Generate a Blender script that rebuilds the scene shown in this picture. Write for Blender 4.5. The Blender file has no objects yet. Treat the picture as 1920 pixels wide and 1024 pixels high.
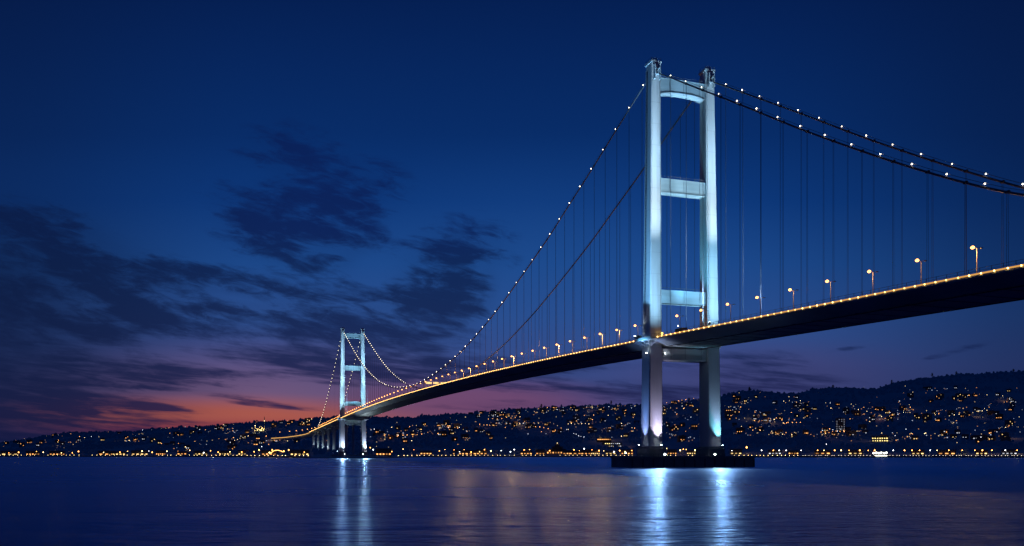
import bpy, bmesh, math, random
from mathutils import Vector, Matrix, noise as mnoise
R = random.Random(7)
sc = bpy.context.scene
C = bpy.data.collections.new('place'); sc.collection.children.link(C)
rad = math.radians
F, YH, HC = 1690.0, 851.5, 5.5          # focal length in photo pixels, horizon row, camera height

# ------------------------------------------------------------------ camera
cam = bpy.data.cameras.new('camera'); camo = bpy.data.objects.new('camera', cam); sc.collection.objects.link(camo)
camo.location = (0, 0, HC); camo.rotation_euler = (rad(90), 0, 0)
cam.sensor_width = 36; cam.lens = F / 1920 * 36; cam.shift_y = (YH - 512) / 1920
cam.clip_start = 0.5; cam.clip_end = 60000
sc.camera = camo

# ------------------------------------------------------------------ render
sc.render.engine = 'CYCLES'
cy = sc.cycles
cy.use_denoising = True
try: cy.denoiser = 'OPENIMAGEDENOISE'
except Exception: pass
try: cy.denoising_prefilter = 'ACCURATE'
except Exception: pass
cy.max_bounces = 4; cy.diffuse_bounces = 2; cy.glossy_bounces = 3; cy.transmission_bounces = 2; cy.transparent_max_bounces = 4
cy.caustics_reflective = False; cy.caustics_refractive = False
cy.sample_clamp_indirect = 2.5; cy.sample_clamp_direct = 0
cy.use_light_tree = True
sc.view_settings.view_transform = 'Standard'; sc.view_settings.look = 'None'
sc.view_settings.exposure = 0; sc.view_settings.gamma = 1

# ------------------------------------------------------------------ helpers
def s2l(r, g, b):
    f = lambda x: (x / 255 / 12.92) if x / 255 <= .04045 else ((x / 255 + .055) / 1.055) ** 2.4
    return (f(r), f(g), f(b), 1)

class MB:
    """collects shapes; build() links them as one mesh object"""
    def __init__(s): s.v = []; s.f = []; s.m = []
    def add(s, vs, fs, m=0):
        o = len(s.v); s.v += [tuple(v) for v in vs]
        for f in fs: s.f.append(tuple(i + o for i in f)); s.m.append(m)
    def box(s, c, d, rz=0, m=0):
        cx, cy_, cz = c; x, y, z = d[0] / 2, d[1] / 2, d[2] / 2; ca, sa = math.cos(rz), math.sin(rz)
        vs = [(cx + ca * i * x - sa * j * y, cy_ + sa * i * x + ca * j * y, cz + k * z) for k in (-1, 1) for j in (-1, 1) for i in (-1, 1)]
        s.add(vs, [(0, 2, 3, 1), (4, 5, 7, 6), (0, 1, 5, 4), (2, 6, 7, 3), (0, 4, 6, 2), (1, 3, 7, 5)], m)
    def tube(s, pts, r, n=6, m=0, caps=True):
        pts = [Vector(p) for p in pts]; rs = r if isinstance(r, (list, tuple)) else [r] * len(pts)
        rings = []
        for i, p in enumerate(pts):
            d = (pts[min(i + 1, len(pts) - 1)] - pts[max(i - 1, 0)]).normalized()
            up = Vector((0, 0, 1)) if abs(d.z) < .95 else Vector((1, 0, 0))
            a = d.cross(up).normalized(); b = a.cross(d)
            rings.append([p + rs[i] * (math.cos(2 * math.pi * k / n) * a + math.sin(2 * math.pi * k / n) * b) for k in range(n)])
        vs = [v for q in rings for v in q]; fs = []
        for i in range(len(pts) - 1):
            for k in range(n):
                fs.append((i * n + k, i * n + (k + 1) % n, (i + 1) * n + (k + 1) % n, (i + 1) * n + k))
        if caps:
            fs.append(tuple(range(n - 1, -1, -1))); fs.append(tuple((len(pts) - 1) * n + k for k in range(n)))
        s.add(vs, fs, m)
    def loft(s, rings, m=0, caps=True):
        n = len(rings[0]); vs = [v for q in rings for v in q]; fs = []
        for i in range(len(rings) - 1):
            for k in range(n):
                fs.append((i * n + k, i * n + (k + 1) % n, (i + 1) * n + (k + 1) % n, (i + 1) * n + k))
        if caps:
            fs.append(tuple(range(n - 1, -1, -1))); fs.append(tuple((len(rings) - 1) * n + k for k in range(n)))
        s.add(vs, fs, m)
    def ball(s, c, r, n=8, h=5, m=0, sz=1.0, z0=-1.0):
        rings = []
        for i in range(h + 1):
            a = math.asin(z0) + (math.pi / 2 - math.asin(z0)) * i / h
            rr = max(math.cos(a), .02) * r
            rings.append([(c[0] + rr * math.cos(2 * math.pi * k / n), c[1] + rr * math.sin(2 * math.pi * k / n), c[2] + r * sz * math.sin(a)) for k in range(n)])
        s.loft(rings, m)
    def mesh(s, name, mats, smooth=False):
        me = bpy.data.meshes.new(name); me.from_pydata(s.v, [], s.f)
        for mt in (mats if isinstance(mats, (list, tuple)) else [mats]): me.materials.append(mt)
        me.polygons.foreach_set('material_index', s.m)
        if smooth: me.polygons.foreach_set('use_smooth', [True] * len(s.f))
        me.update()
        bm = bmesh.new(); bm.from_mesh(me); bmesh.ops.recalc_face_normals(bm, faces=bm.faces); bm.to_mesh(me); bm.free()
        return me
    def build(s, name, mats, parent=None, smooth=False):
        return link(name, s.mesh(name, mats, smooth), parent)

def link(name, data, parent=None, loc=None, rz=None):
    o = bpy.data.objects.new(name, data); C.objects.link(o)
    if parent: o.parent = parent
    if loc is not None: o.location = loc
    if rz is not None: o.rotation_euler = (0, 0, rz)
    return o
def tag(o, label=None, cat=None, group=None, kind=None):
    if label: o['label'] = label
    if cat: o['category'] = cat
    if group: o['group'] = group
    if kind: o['kind'] = kind
    return o
def thing(name, label, cat, loc=(0, 0, 0), rz=0, group=None):
    return tag(link(name, None, None, loc, rz), label, cat, group)
KIDS = {}
def copy_tree(o):
    c = o.copy(); C.objects.link(c)
    for ch in list(o.children):
        d = ch.copy(); C.objects.link(d); d.parent = c
        for g in list(ch.children):
            e = g.copy(); C.objects.link(e); e.parent = d
    return c
ORD = ['', 'first', 'second', 'third', 'fourth', 'fifth', 'sixth', 'seventh', 'eighth', 'ninth', 'tenth', 'eleventh', 'twelfth', 'thirteenth', 'fourteenth', 'fifteenth', 'sixteenth', 'seventeenth', 'eighteenth', 'nineteenth', 'twentieth']
for t_ in ('twenty', 'thirty', 'forty', 'fifty', 'sixty'):
    if len(ORD) <= {'twenty': 21, 'thirty': 31, 'forty': 41, 'fifty': 51, 'sixty': 61}[t_]:
        if t_ != 'twenty': ORD.append(t_[:-1] + 'ieth')
        for k in range(1, 10): ORD.append(t_ + '-' + ORD[k])

# ------------------------------------------------------------------ materials
def new_mat(name):
    m = bpy.data.materials.new(name); m.use_nodes = True; nt = m.node_tree; nt.nodes.clear()
    o = nt.nodes.new('ShaderNodeOutputMaterial'); return m, nt, o
def surf(name, col, rough=.6, metal=0, var=.25, scale=.3, bump=0.0, stretch=(1, 1, 1), spec=.5, seams=None, haze_glow=None):
    m, nt, o = new_mat(name); p = nt.nodes.new('ShaderNodeBsdfPrincipled'); L = nt.links.new
    tc = nt.nodes.new('ShaderNodeTexCoord'); mp = nt.nodes.new('ShaderNodeMapping'); mp.inputs['Scale'].default_value = stretch
    L(tc.outputs['Object'], mp.inputs['Vector'])
    n = nt.nodes.new('ShaderNodeTexNoise'); n.inputs['Scale'].default_value = scale; n.inputs['Detail'].default_value = 5
    L(mp.outputs[0], n.inputs['Vector'])
    r = nt.nodes.new('ShaderNodeMapRange'); r.inputs[1].default_value = .25; r.inputs[2].default_value = .75
    r.inputs[3].default_value = 1 - var; r.inputs[4].default_value = 1 + var; L(n.outputs['Fac'], r.inputs[0])
    mx = nt.nodes.new('ShaderNodeVectorMath'); mx.operation = 'SCALE'; mx.inputs[0].default_value = col[:3]; L(r.outputs[0], mx.inputs['Scale'])
    last = mx.outputs[0]
    if seams:                                   # horizontal welded joints every few metres
        sx = nt.nodes.new('ShaderNodeSeparateXYZ'); L(tc.outputs['Object'], sx.inputs[0])
        a = nt.nodes.new('ShaderNodeMath'); a.operation = 'PINGPONG'; a.inputs[1].default_value = seams / 2; L(sx.outputs[2], a.inputs[0])
        b = nt.nodes.new('ShaderNodeMapRange'); b.inputs[1].default_value = .03; b.inputs[2].default_value = .22; b.inputs[3].default_value = .86; b.inputs[4].default_value = 1; L(a.outputs[0], b.inputs[0])
        v = nt.nodes.new('ShaderNodeVectorMath'); v.operation = 'SCALE'; L(last, v.inputs[0]); L(b.outputs[0], v.inputs['Scale']); last = v.outputs[0]
    L(last, p.inputs['Base Color']); p.inputs['Roughness'].default_value = rough; p.inputs['Metallic'].default_value = metal
    p.inputs['Specular IOR Level'].default_value = spec
    if bump:
        bp = nt.nodes.new('ShaderNodeBump'); bp.inputs['Strength'].default_value = bump; L(n.outputs['Fac'], bp.inputs['Height']); L(bp.outputs[0], p.inputs['Normal'])
    if haze_glow: p.inputs['Emission Color'].default_value = (*haze_glow, 1); p.inputs['Emission Strength'].default_value = 1; m.cycles.emission_sampling = 'NONE'  # distance haze put into the surface as blue emission
    L(p.outputs[0], o.inputs[0]); return m
def glow(name, col, e, sampled=True, vary=0.0):
    m, nt, o = new_mat(name); em = nt.nodes.new('ShaderNodeEmission'); em.inputs[0].default_value = (*col[:3], 1); em.inputs[1].default_value = e
    if vary:
        oi = nt.nodes.new('ShaderNodeObjectInfo'); mr = nt.nodes.new('ShaderNodeMapRange')
        mr.inputs[3].default_value = e * (1 - vary); mr.inputs[4].default_value = e * (1 + vary); nt.links.new(oi.outputs['Random'], mr.inputs[0]); nt.links.new(mr.outputs[0], em.inputs[1])
    nt.links.new(em.outputs[0], o.inputs[0])
    m.cycles.emission_sampling = 'AUTO' if sampled else 'NONE'
    return m

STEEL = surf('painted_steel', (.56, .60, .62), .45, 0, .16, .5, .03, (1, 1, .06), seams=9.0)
STEEL_DIM = surf('dimmed_beam_steel', (.27, .36, .40), .45, 0, .16, .5, .03, (.1, 1, 1))  # leg steel darkened: weaker floodlighting put into the beam colour
STEEL_D = surf('deck_steel', (.40, .50, .50), .55, 0, .3, .06, .02)
STEEL_K = surf('dark_steel', (.07, .075, .085), .5, 0, .2, .3)
CABLE = surf('cable_wrap', (.09, .095, .11), .5, .2, .15, .6)
HANGM = surf('hanger_rope', (.05, .055, .07), .6, 0, .1, .6)
CONC = surf('pier_concrete', (.24, .235, .22), .8, 0, .3, .18, .15, (1, 1, .5))
CONC_L = surf('leg_concrete', (.50, .50, .52), .7, 0, .15, .12, .04, (1, 1, .3))
ASPH = surf('asphalt', (.05, .05, .052), .85, 0, .2, .8)
POLE = surf('lamp_pole_metal', (.4, .38, .34), .5, .3, .1, .5)
WHITE = surf('white_paint', (.7, .7, .7), .5, 0, .08, .5)
WALLM = [surf('plaster_' + n, c, .8, 0, .2, .2) for n, c in (('grey', (.10, .10, .11)), ('cream', (.15, .13, .10)), ('brown', (.09, .07, .06)))]
ROOFM = surf('roof_tiles', (.10, .055, .045), .8, 0, .3, .6)
STONE = surf('quay_stone', (.13, .125, .12), .85, 0, .3, .2, .2)
REDP = surf('red_paint', (.35, .03, .02), .35, 0, .05, 1)
GLASSD = surf('dark_glass', (.02, .02, .025), .1, 0, .05, 1)

WARM = (1.0, .50, .14); ORNG = (1.0, .36, .07); YEL = (1.0, .70, .26); CWHT = (.80, .92, 1.0); WWHT = (1.0, .88, .66)
G_CABLE = glow('cable_bulb_glow', (1.0, .86, .62), 8, True, .55)
G_EDGE = glow('edge_bulb_glow', (1.0, .54, .15), 7, True, .45)
G_SPILL = glow('fascia_spill_glow', (1.0, .48, .12), .75, False)  # bulb light on the fascia, painted in as emission
G_LAMP = glow('street_lamp_glow', (1.0, .40, .09), 6.5, False)
G_FLOOD = glow('floodlight_glow', CWHT, 30, False)
G_PROM = {'orange': glow('promenade_orange', ORNG, 14), 'golden': glow('promenade_golden', YEL, 11), 'white': glow('promenade_white', (.95, .97, 1), 9)}
APT = glow('apartment_window', (.7, .75, 1), .45, False)
WIN = {'orange': [glow('window_orange', (1, .42, .12), 1.6, False, .75)], 'yellow': [glow('window_yellow', (1, .66, .25), 1.6, False, .75)],
       'white': [glow('window_white', (.85, .88, 1), 1.0, False, .7)], 'golden': [glow('window_golden', (1, .78, .27), 2.2)]}
HLAMP = {'orange': glow('hill_lamp_orange', (1, .40, .10), 5, False, .6), 'yellow': glow('hill_lamp_yellow', (1, .72, .34), 4.5, False, .6), 'white': glow('hill_lamp_white', (.85, .9, 1), 3, False, .6)}

# ------------------------------------------------------------------ terrain
def lerp_tab(tab, x):
    if x <= tab[0][0]: return tab[0][1]
    for (a, va), (b, vb) in zip(tab, tab[1:]):
        if x <= b:
            t = (x - a) / (b - a); return va + (vb - va) * t
    return tab[-1][1]
RIDGE = [(-900, 828), (-300, 834), (0, 830), (75, 819), (136, 812), (242, 809), (302, 804), (393, 798), (453, 794), (574, 788), (690, 784.5), (757, 784), (844, 778), (932, 770),
         (1019, 764), (1077, 762), (1194, 761.5), (1243, 758), (1300, 750), (1357, 743), (1389, 736), (1409, 735), (1485, 737.5), (1521, 732), (1575, 729), (1612, 727.5), (1642, 727), (1672, 719),
         (1748, 706.5), (1793, 702), (1853, 700.5), (1920, 694.5), (2200, 680), (2800, 700)]
SHORE = [(-900, 2100), (0, 1900), (300, 1780), (430, 1600), (530, 1400), (580, 1260), (604, 1160), (700, 1150), (735, 1230), (775, 1560), (900, 1700), (1200, 1650), (1400, 1480), (1920, 1380), (2800, 1400)]
CREST = [(-900, 3300), (0, 3200), (450, 2700), (600, 2450), (760, 2500), (1000, 2700), (1400, 2600), (1650, 2800), (1920, 3100), (2800, 3100)]
def shore(px): return lerp_tab(SHORE, px)
def ground(px, Z):
    D0, D1 = shore(px), lerp_tab(CREST, px); E = (YH - lerp_tab(RIDGE, px)) / F
    s = (Z - D0) / (D1 - D0); e0 = (2.2 - HC) / D0
    X = (px - 960) / F * Z
    if s <= 0: return 2.0 if s > -.002 else -4
    if s <= 1:
        h = HC + (e0 + (E - e0) * s ** 1.05) * Z
    else:
        h = HC + E * D1 - (s - 1) * 60 - (s - 1) ** 2 * 200
    k = min(s * 3, 1)
    h += k * (7 * mnoise.noise(Vector((X / 190, Z / 190, 0))) + 2.5 * mnoise.noise(Vector((X / 50, Z / 50, 3))))
    return h
def on_hill(px, py):
    D0, D1 = shore(px), lerp_tab(CREST, px); Z = D0 + 6
    while Z < D1:
        z = ground(px, Z)
        if HC + (YH - py) / F * Z <= z: return ((px - 960) / F * Z, Z, z)
        Z += 8
    Z = D1 - 10; return ((px - 960) / F * Z, Z, ground(px, Z))

def terrain():
    cols = [-900 + 12 * i for i in range(300)]
    ss = [-.003, -.001] + [i / 46 for i in range(0, 47)] + [1.03, 1.08, 1.2, 1.45, 1.9]
    vs = []; fs = []
    for px in cols:
        D0, D1 = shore(px), lerp_tab(CREST, px)
        for s in ss:
            Z = D0 + s * (D1 - D0); z = -6 if s < -.002 else ground(px, Z)
            vs.append(((px - 960) / F * Z, Z, z))
    n = len(ss)
    for i in range(len(cols) - 1):
        for j in range(n - 1): fs.append((i * n + j, (i + 1) * n + j, (i + 1) * n + j + 1, i * n + j + 1))
    mb = MB(); mb.add(vs, fs)
    m = surf('hillside_scrub', (.035, .045, .05), .95, 0, .6, .012, 0, haze_glow=(.0002, .0036, .0225))  # emission paints the blue haze onto the slopes
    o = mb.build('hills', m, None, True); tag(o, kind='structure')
terrain()

# woods on the hills: one mass of tree crowns
def woods():
    import numpy as np
    rng = np.random.default_rng(5)
    bm = bmesh.new(); bmesh.ops.create_icosphere(bm, subdivisions=1, radius=1)
    bv = np.array([v.co[:] for v in bm.verts]); bf = np.array([[v.index for v in f.verts] for f in bm.faces]); bm.free()
    pos = []
    for _ in range(12000):
        px = R.uniform(-250, 2170); D0, D1 = shore(px), lerp_tab(CREST, px)
        s = R.random() ** .8
        if s < .03: continue
        Z = D0 + s * (D1 - D0); X = (px - 960) / F * Z
        if mnoise.noise(Vector((X / 120, Z / 120, 9))) < -.12 and s < .93: continue
        pos.append((X, Z, ground(px, Z), R.uniform(2.4, 5.2)))
    px = -250                                   # crest line, dense and uneven
    while px < 2170:
        px += R.uniform(.8, 3.5); D1 = lerp_tab(CREST, px)
        Z = D1 - R.uniform(-20, 50); r = R.uniform(1.6, 3.6) * (1.0 + .8 * max(0, mnoise.noise(Vector((px / 23, 0, 0)))))
        pos.append(((px - 960) / F * Z, Z, ground(px, Z) - 1, r))
    allv = []; allf = []; off = 0
    for (x, y, z, r) in pos:
        for q in range(2):
            k = 1 if q == 0 else rng.uniform(.5, .8)
            sc3 = np.array([r * k, r * k, r * k * rng.uniform(.8, 1.35)])
            v = bv * sc3 * rng.uniform(.62, 1.25, (len(bv), 1))
            c = np.array([x, y, z + r * .6]) + (0 if q == 0 else rng.uniform(-.7, .7, 3) * r)
            allv.append(v + c); allf.append(bf + off); off += len(bv)
    V = np.concatenate(allv); Fc = np.concatenate(allf)
    me = bpy.data.meshes.new('woods'); me.from_pydata(V.tolist(), [], Fc.tolist())
    m = surf('tree_crowns', (.03, .05, .05), .95, 0, .6, .05, haze_glow=(.0001, .0030, .0205))  # crowns carry the same painted haze as emission
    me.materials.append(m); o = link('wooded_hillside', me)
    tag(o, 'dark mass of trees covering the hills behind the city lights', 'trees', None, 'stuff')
woods()

# ------------------------------------------------------------------ water
def water():
    mb = MB()
    xs = [-30000, -6000, -1500, -400, 0, 400, 1500, 6000, 30000]; ys = [-20000, -2000, -200, 200, 1000, 4000, 40000]
    vs = [(x, y, 0) for y in ys for x in xs]; n = len(xs)
    mb.add(vs, [(j * n + i, j * n + i + 1, (j + 1) * n + i + 1, (j + 1) * n + i) for j in range(len(ys) - 1) for i in range(n - 1)])
    m, nt, o = new_mat('strait_water'); L = nt.links.new; N = nt.nodes.new
    def math_(op, a, b=None, c=None, cl=False):
        x = N('ShaderNodeMath'); x.operation = op; x.use_clamp = cl
        for i, q in enumerate((a, b, c)):
            if q is None: continue
            if isinstance(q, (int, float)): x.inputs[i].default_value = q
            else: L(q, x.inputs[i])
        return x.outputs[0]
    def rng(a, f0, f1, t0, t1, smooth=True):
        x = N('ShaderNodeMapRange'); x.interpolation_type = 'SMOOTHSTEP' if smooth else 'LINEAR'; L(a, x.inputs[0])
        for i, q in enumerate((f0, f1, t0, t1)): x.inputs[i + 1].default_value = q
        return x.outputs[0]
    geo = N('ShaderNodeNewGeometry'); sep = N('ShaderNodeSeparateXYZ'); L(geo.outputs['Position'], sep.inputs[0])
    X, Y = sep.outputs[0], sep.outputs[1]
    def nz(scale, st, det=3, dist=0):
        mp = N('ShaderNodeMapping'); mp.inputs['Scale'].default_value = st; L(geo.outputs['Position'], mp.inputs[0])
        t = N('ShaderNodeTexNoise'); t.inputs['Scale'].default_value = scale; t.inputs['Detail'].default_value = det; t.inputs['Distortion'].default_value = dist; L(mp.outputs[0], t.inputs[0]); return t.outputs['Fac']
    # the edge of the current: a straight line over the water, slick beyond it, rippled on the near side
    ax, ay, bx, by = -136.0, 885.0, 63.0, 111.0
    nx, ny = (by - ay), -(bx - ax); ln = math.hypot(nx, ny); nx, ny = -nx / ln, -ny / ln
    d = math_('ADD', math_('MULTIPLY', X, nx), math_('MULTIPLY', Y, ny)); d = math_('SUBTRACT', d, ax * nx + ay * ny)
    wob = math_('MULTIPLY', math_('SUBTRACT', nz(.02, (1, .25, 1), 3), .5), 26)
    d = math_('ADD', d, wob)
    far = rng(d, -8, 26, 0, 1)                   # 1 = beyond the line
    patch = nz(.006, (.5, 1.6, 1), 4, .6)
    ro = math_('ADD', rng(patch, .35, .65, .235, .285), math_('MULTIPLY', far, .12))
    df = N('ShaderNodeBsdfDiffuse'); df.inputs[0].default_value = (.002, .04, .17, 1)
    gl = N('ShaderNodeBsdfGlossy'); gl.distribution = 'GGX'; gl.inputs['Color'].default_value = (.47, .70, 1, 1); L(ro, gl.inputs['Roughness'])
    fr = N('ShaderNodeFresnel'); fr.inputs[0].default_value = 1.33; p = N('ShaderNodeMixShader'); L(fr.outputs[0], p.inputs[0]); L(df.outputs[0], p.inputs[1]); L(gl.outputs[0], p.inputs[2])
    h1 = nz(.30, (.40, 1.0, 1), 4, 1.0); h2 = nz(.9, (.5, 1, 1), 3, .8); h3 = nz(.055, (.4, 1, 1), 2, .5)
    hh = math_('ADD', math_('ADD', math_('MULTIPLY', h1, .8), math_('MULTIPLY', h2, .3)), math_('MULTIPLY', h3, 1.6))
    bp = N('ShaderNodeBump'); bp.inputs['Distance'].default_value = 1.0
    L(rng(far, 0, 1, 1.5, .2, False), bp.inputs['Strength']); L(hh, bp.inputs['Height']); L(bp.outputs[0], gl.inputs['Normal'])
    L(p.outputs[0], o.inputs[0])
    w = mb.build('water', m); tag(w, kind='structure')
water()

# ------------------------------------------------------------------ the bridge, in its own axes: x across, y along (towards the far shore), z up
TH = math.atan2(593, 1690); CO, SI = math.cos(TH), math.sin(TH)
BX, BY, S = 58.8, 380.0, 852.0
def W(a, t, z=0): return Vector((BX + CO * a - SI * t, BY + SI * a + CO * t, z))
A0, A1 = 0.0, 28.5                      # leg centre lines at the water
def hermite(tab, x):
    n = len(tab)
    if x <= tab[0][0]: return tab[0][1] + (x - tab[0][0]) * (tab[1][1] - tab[0][1]) / (tab[1][0] - tab[0][0])
    if x >= tab[-1][0]: return tab[-1][1]
    def sl(i):
        if i == 0: return (tab[1][1] - tab[0][1]) / (tab[1][0] - tab[0][0])
        if i == n - 1: return (tab[-1][1] - tab[-2][1]) / (tab[-1][0] - tab[-2][0])
        return (tab[i + 1][1] - tab[i - 1][1]) / (tab[i + 1][0] - tab[i - 1][0])
    for i in range(n - 1):
        if x <= tab[i + 1][0]:
            h = tab[i + 1][0] - tab[i][0]; u = (x - tab[i][0]) / h; m0, m1 = sl(i) * h, sl(i + 1) * h
            return (2 * u ** 3 - 3 * u * u + 1) * tab[i][1] + (u ** 3 - 2 * u * u + u) * m0 + (-2 * u ** 3 + 3 * u * u) * tab[i + 1][1] + (u ** 3 - u * u) * m1
DECK = [(-420, 41.0), (-300, 45.0), (-180, 48.8), (-127, 50.3), (-70, 51.9), (0, 53.9), (110, 56.7), (240, 58.8), (410, 59.7), (560, 58.9), (700, 56.5), (830, 53.0), (1000, 48.0), (1200, 41.9)]
def dz(t): return hermite(DECK, t)
MAINC = [(0, 167.0), (25, 158.2), (64, 143.8), (91, 134.3), (125, 122.4), (202, 99.6), (256, 86.8), (298, 79.0), (344, 72.6), (396, 67.8), (445, 66.2), (490, 67.4), (536, 71.0), (598, 80.5), (668, 98.0), (738, 121.5), (790, 142), (852, 167)]
SIDEC = [(-226, 49.5), (-180, 66.0), (-149, 80.9), (-103, 106.4), (-67, 127.8), (-30, 149.5), (0, 167)]
FARC = [(852, 167), (900, 139), (953, 110), (1044, 67), (1107, 47)]
def cz(t):
    if t < 0: return hermite(SIDEC, t)
    if t <= S: return hermite(MAINC, t)
    return hermite(FARC, t)
CA = (0.9, 26.8)                        # cable planes

bridge = thing('suspension_bridge', 'long floodlit suspension bridge with two pale steel towers crossing the water', 'bridge', (BX, BY, 0), TH)

# girder
def section(t, z):
    e0, e1 = -2.3, 30.2
    return [(e0, t, z), (e0, t, z - .75), (3.6, t, z - 3.1), (24.2, t, z - 3.1), (e1, t, z - .75), (e1, t, z)]
ts = [-420 + 10 * i for i in range(0, 163)]
TW = 6.0
def narrow(t, z):                       # between the legs of a tower
    return [(3.9, t, z), (3.9, t, z - .75), (4.6, t, z - 3.1), (23.2, t, z - 3.1), (23.9, t, z - .75), (23.9, t, z)]
g = MB()
for lo, hi in ((-420, -TW), (TW, S - TW), (S + TW, 1200)):
    tt = [lo] + [t for t in ts if lo + 1 < t < hi - 1] + [hi]
    g.loft([section(t, dz(t)) for t in tt])
for c in (0, S): g.loft([narrow(t, dz(t)) for t in (c - TW, c + TW)])
girder = g.build('deck_girder', STEEL_D, bridge)
r = MB()
tt = [-420 + 20 * i for i in range(82)]
r.loft([[(3.95, t, dz(t) + .02), (23.85, t, dz(t) + .02), (23.85, t, dz(t) + .10), (3.95, t, dz(t) + .10)] for t in tt]); r.build('roadway', ASPH, bridge)
# stiffening lines and inspection rails under the girder
u = MB()
for a in (4.6, 23.2): u.tube([(a, t, dz(t) - 3.35) for t in ts if t <= 1200], .16, 4)
for k in range(-40, 118):
    t = k * 10.0
    if abs(t) < 8 or abs(t - S) < 8: continue
    u.box(((3.6 + 24.2) / 2, t, dz(t) - 3.14), (20.4, .22, .14))
u.build('girder_ribs', STEEL_K, bridge)
# edge fascia with a glow strip in place of bulb light, railings
for side, a in ((0, -2.3), (1, 30.2)):
    sg = -1 if side == 0 else 1
    for lo, hi in ((-300, -TW - 1.5), (TW + 1.5, S - TW), (S + TW, 1200)):
        tt = [lo] + [t for t in ts if lo + 1 < t < hi - 1] + [hi]
        q = MB(); q.loft([[(a + sg * .05, t, dz(t) - .52), (a + sg * .05, t, dz(t) + .30), (a + sg * .22, t, dz(t) + .30), (a + sg * .22, t, dz(t) - .52)] for t in tt]); q.build('edge_fascia', STEEL_D, bridge)
        if side == 0:
            q = MB(); q.loft([[(a - .225, t, dz(t) - .12), (a - .225, t, dz(t) + .26), (a - .30, t, dz(t) + .26), (a - .30, t, dz(t) - .12)] for t in tt]); q.build('glowing_edge_strip', G_SPILL, bridge)
    q = MB(); t = -300
    while t < 1200:
        if not (abs(t) < TW + 2 or abs(t - S) < TW + 2): q.box((a, t, dz(t) + .75), (.09, .09, 1.5))
        t += 3.4 if t < 300 else 10
    for lo, hi in ((-300, -TW - 1), (TW + 1, S - TW - 1), (S + TW + 1, 1200)):
        for hh in (.8, 1.45): q.tube([(a, t, dz(t) + hh) for t in [lo] + [t for t in ts if lo < t < hi] + [hi]], .045, 4)
    q.build('railing', STEEL_K, bridge)

# edge bulbs
def bulb_mesh(name, r, mat, n=6, h=4, sz=1):
    b = MB(); b.ball((0, 0, 0), r, n, h, 0, sz); return b.mesh(name, mat)
edge_me = bulb_mesh('edge_light', .21, G_EDGE)
rest = MB(); cnt = 0; t = -190.0
while t < 1190:
    if not (abs(t) < TW + 2 or abs(t - S) < TW + 1):
        if cnt < 100: link('edge_light', edge_me, bridge, (-2.72, t, dz(t) + .02))
        else: rest.ball((-2.72, t, dz(t) + .04), .21, 5, 3)
        cnt += 1
    t += 3.6 + (R.random() - .5) * .5
tag(rest.build('edge_light', G_EDGE, bridge), kind='stuff')

# cables, hangers, cable bulbs
cab_me = bulb_mesh('cable_light', .21, G_CABLE)
cabf_me = bulb_mesh('cable_light', .34, G_CABLE)
for a in CA:
    c = MB(); c.tube([(a, t, cz(t)) for t in [-226 + 7.28 * i for i in range(31)] + [0]], .30, 8)
    c.tube([(a, t, cz(t)) for t in [S * i / 110 for i in range(111)]], .30, 8)
    c.tube([(a, t, cz(t)) for t in [S + 255 * i / 30 for i in range(31)]], .30, 8)
    for off in (-.35, .35):              # hand ropes above the cable
        c.tube([(a + off, t, cz(t) + 1.05) for t in [-226 + 7.28 * i for i in range(31)]], .035, 3)
        c.tube([(a + off, t, cz(t) + 1.05) for t in [S * i / 110 for i in range(111)]], .035, 3)
    c.build('main_cable', CABLE, bridge)
hs = []
for a in CA:
    t = -213.0
    while t < S:
        if abs(t) > 9 and t < S - 9 and cz(t) > dz(t) + 4.5: hs.append((a, t))
        t += 12.4
    for k in range(1, 20): hs.append((a, S + 12.4 * k)) if cz(S + 12.4 * k) > dz(S + 12.4 * k) + 3 else None
hs.sort(key=lambda q: q[1]); rest = MB()
def hanger(mb, a, t, z0, z1, n=4):
    for o in (-.28, .28): mb.tube([(a, t + o, z0), (a, t + o * .7, z1)], .05, n)
    mb.tube([(a, t - .55, z1 + .1), (a, t + .55, z1 + .1)], .38, 6); mb.box((a, t, z0 + .3), (.25, .7, .7))
for i, (a, t) in enumerate(hs):
    if i < 100:
        q = MB(); hanger(q, 0, 0, 0, cz(t) - dz(t)); link('hanger', q.mesh('hanger', HANGM), bridge, (a, t, dz(t)))
    else: hanger(rest, a, t, dz(t), cz(t), 3)
tag(rest.build('hanger', HANGM, bridge), kind='stuff')
cl = []
for a in CA:
    t = -205.0
    while t < S + 252:
        if abs(t) > 7 and abs(t - S) > 7 and not (a > 5 and 22 < t < 590): cl.append((a, t))
        t += 11.9 if t < 0 else (13.6 if t < 560 else 8.5)
cl.sort(key=lambda q: q[1] if q[1] < 640 else q[1] + 0); rest = MB()
for i, (a, t) in enumerate(cl):
    if i < 100:
        link('cable_light', cab_me, bridge, (a, t, cz(t) + .95))
    else: rest.ball((a, t, cz(t) + .85), .34 if t < S else .5, 6, 4)
tag(rest.build('cable_light', G_CABLE, bridge), kind='stuff')

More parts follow.
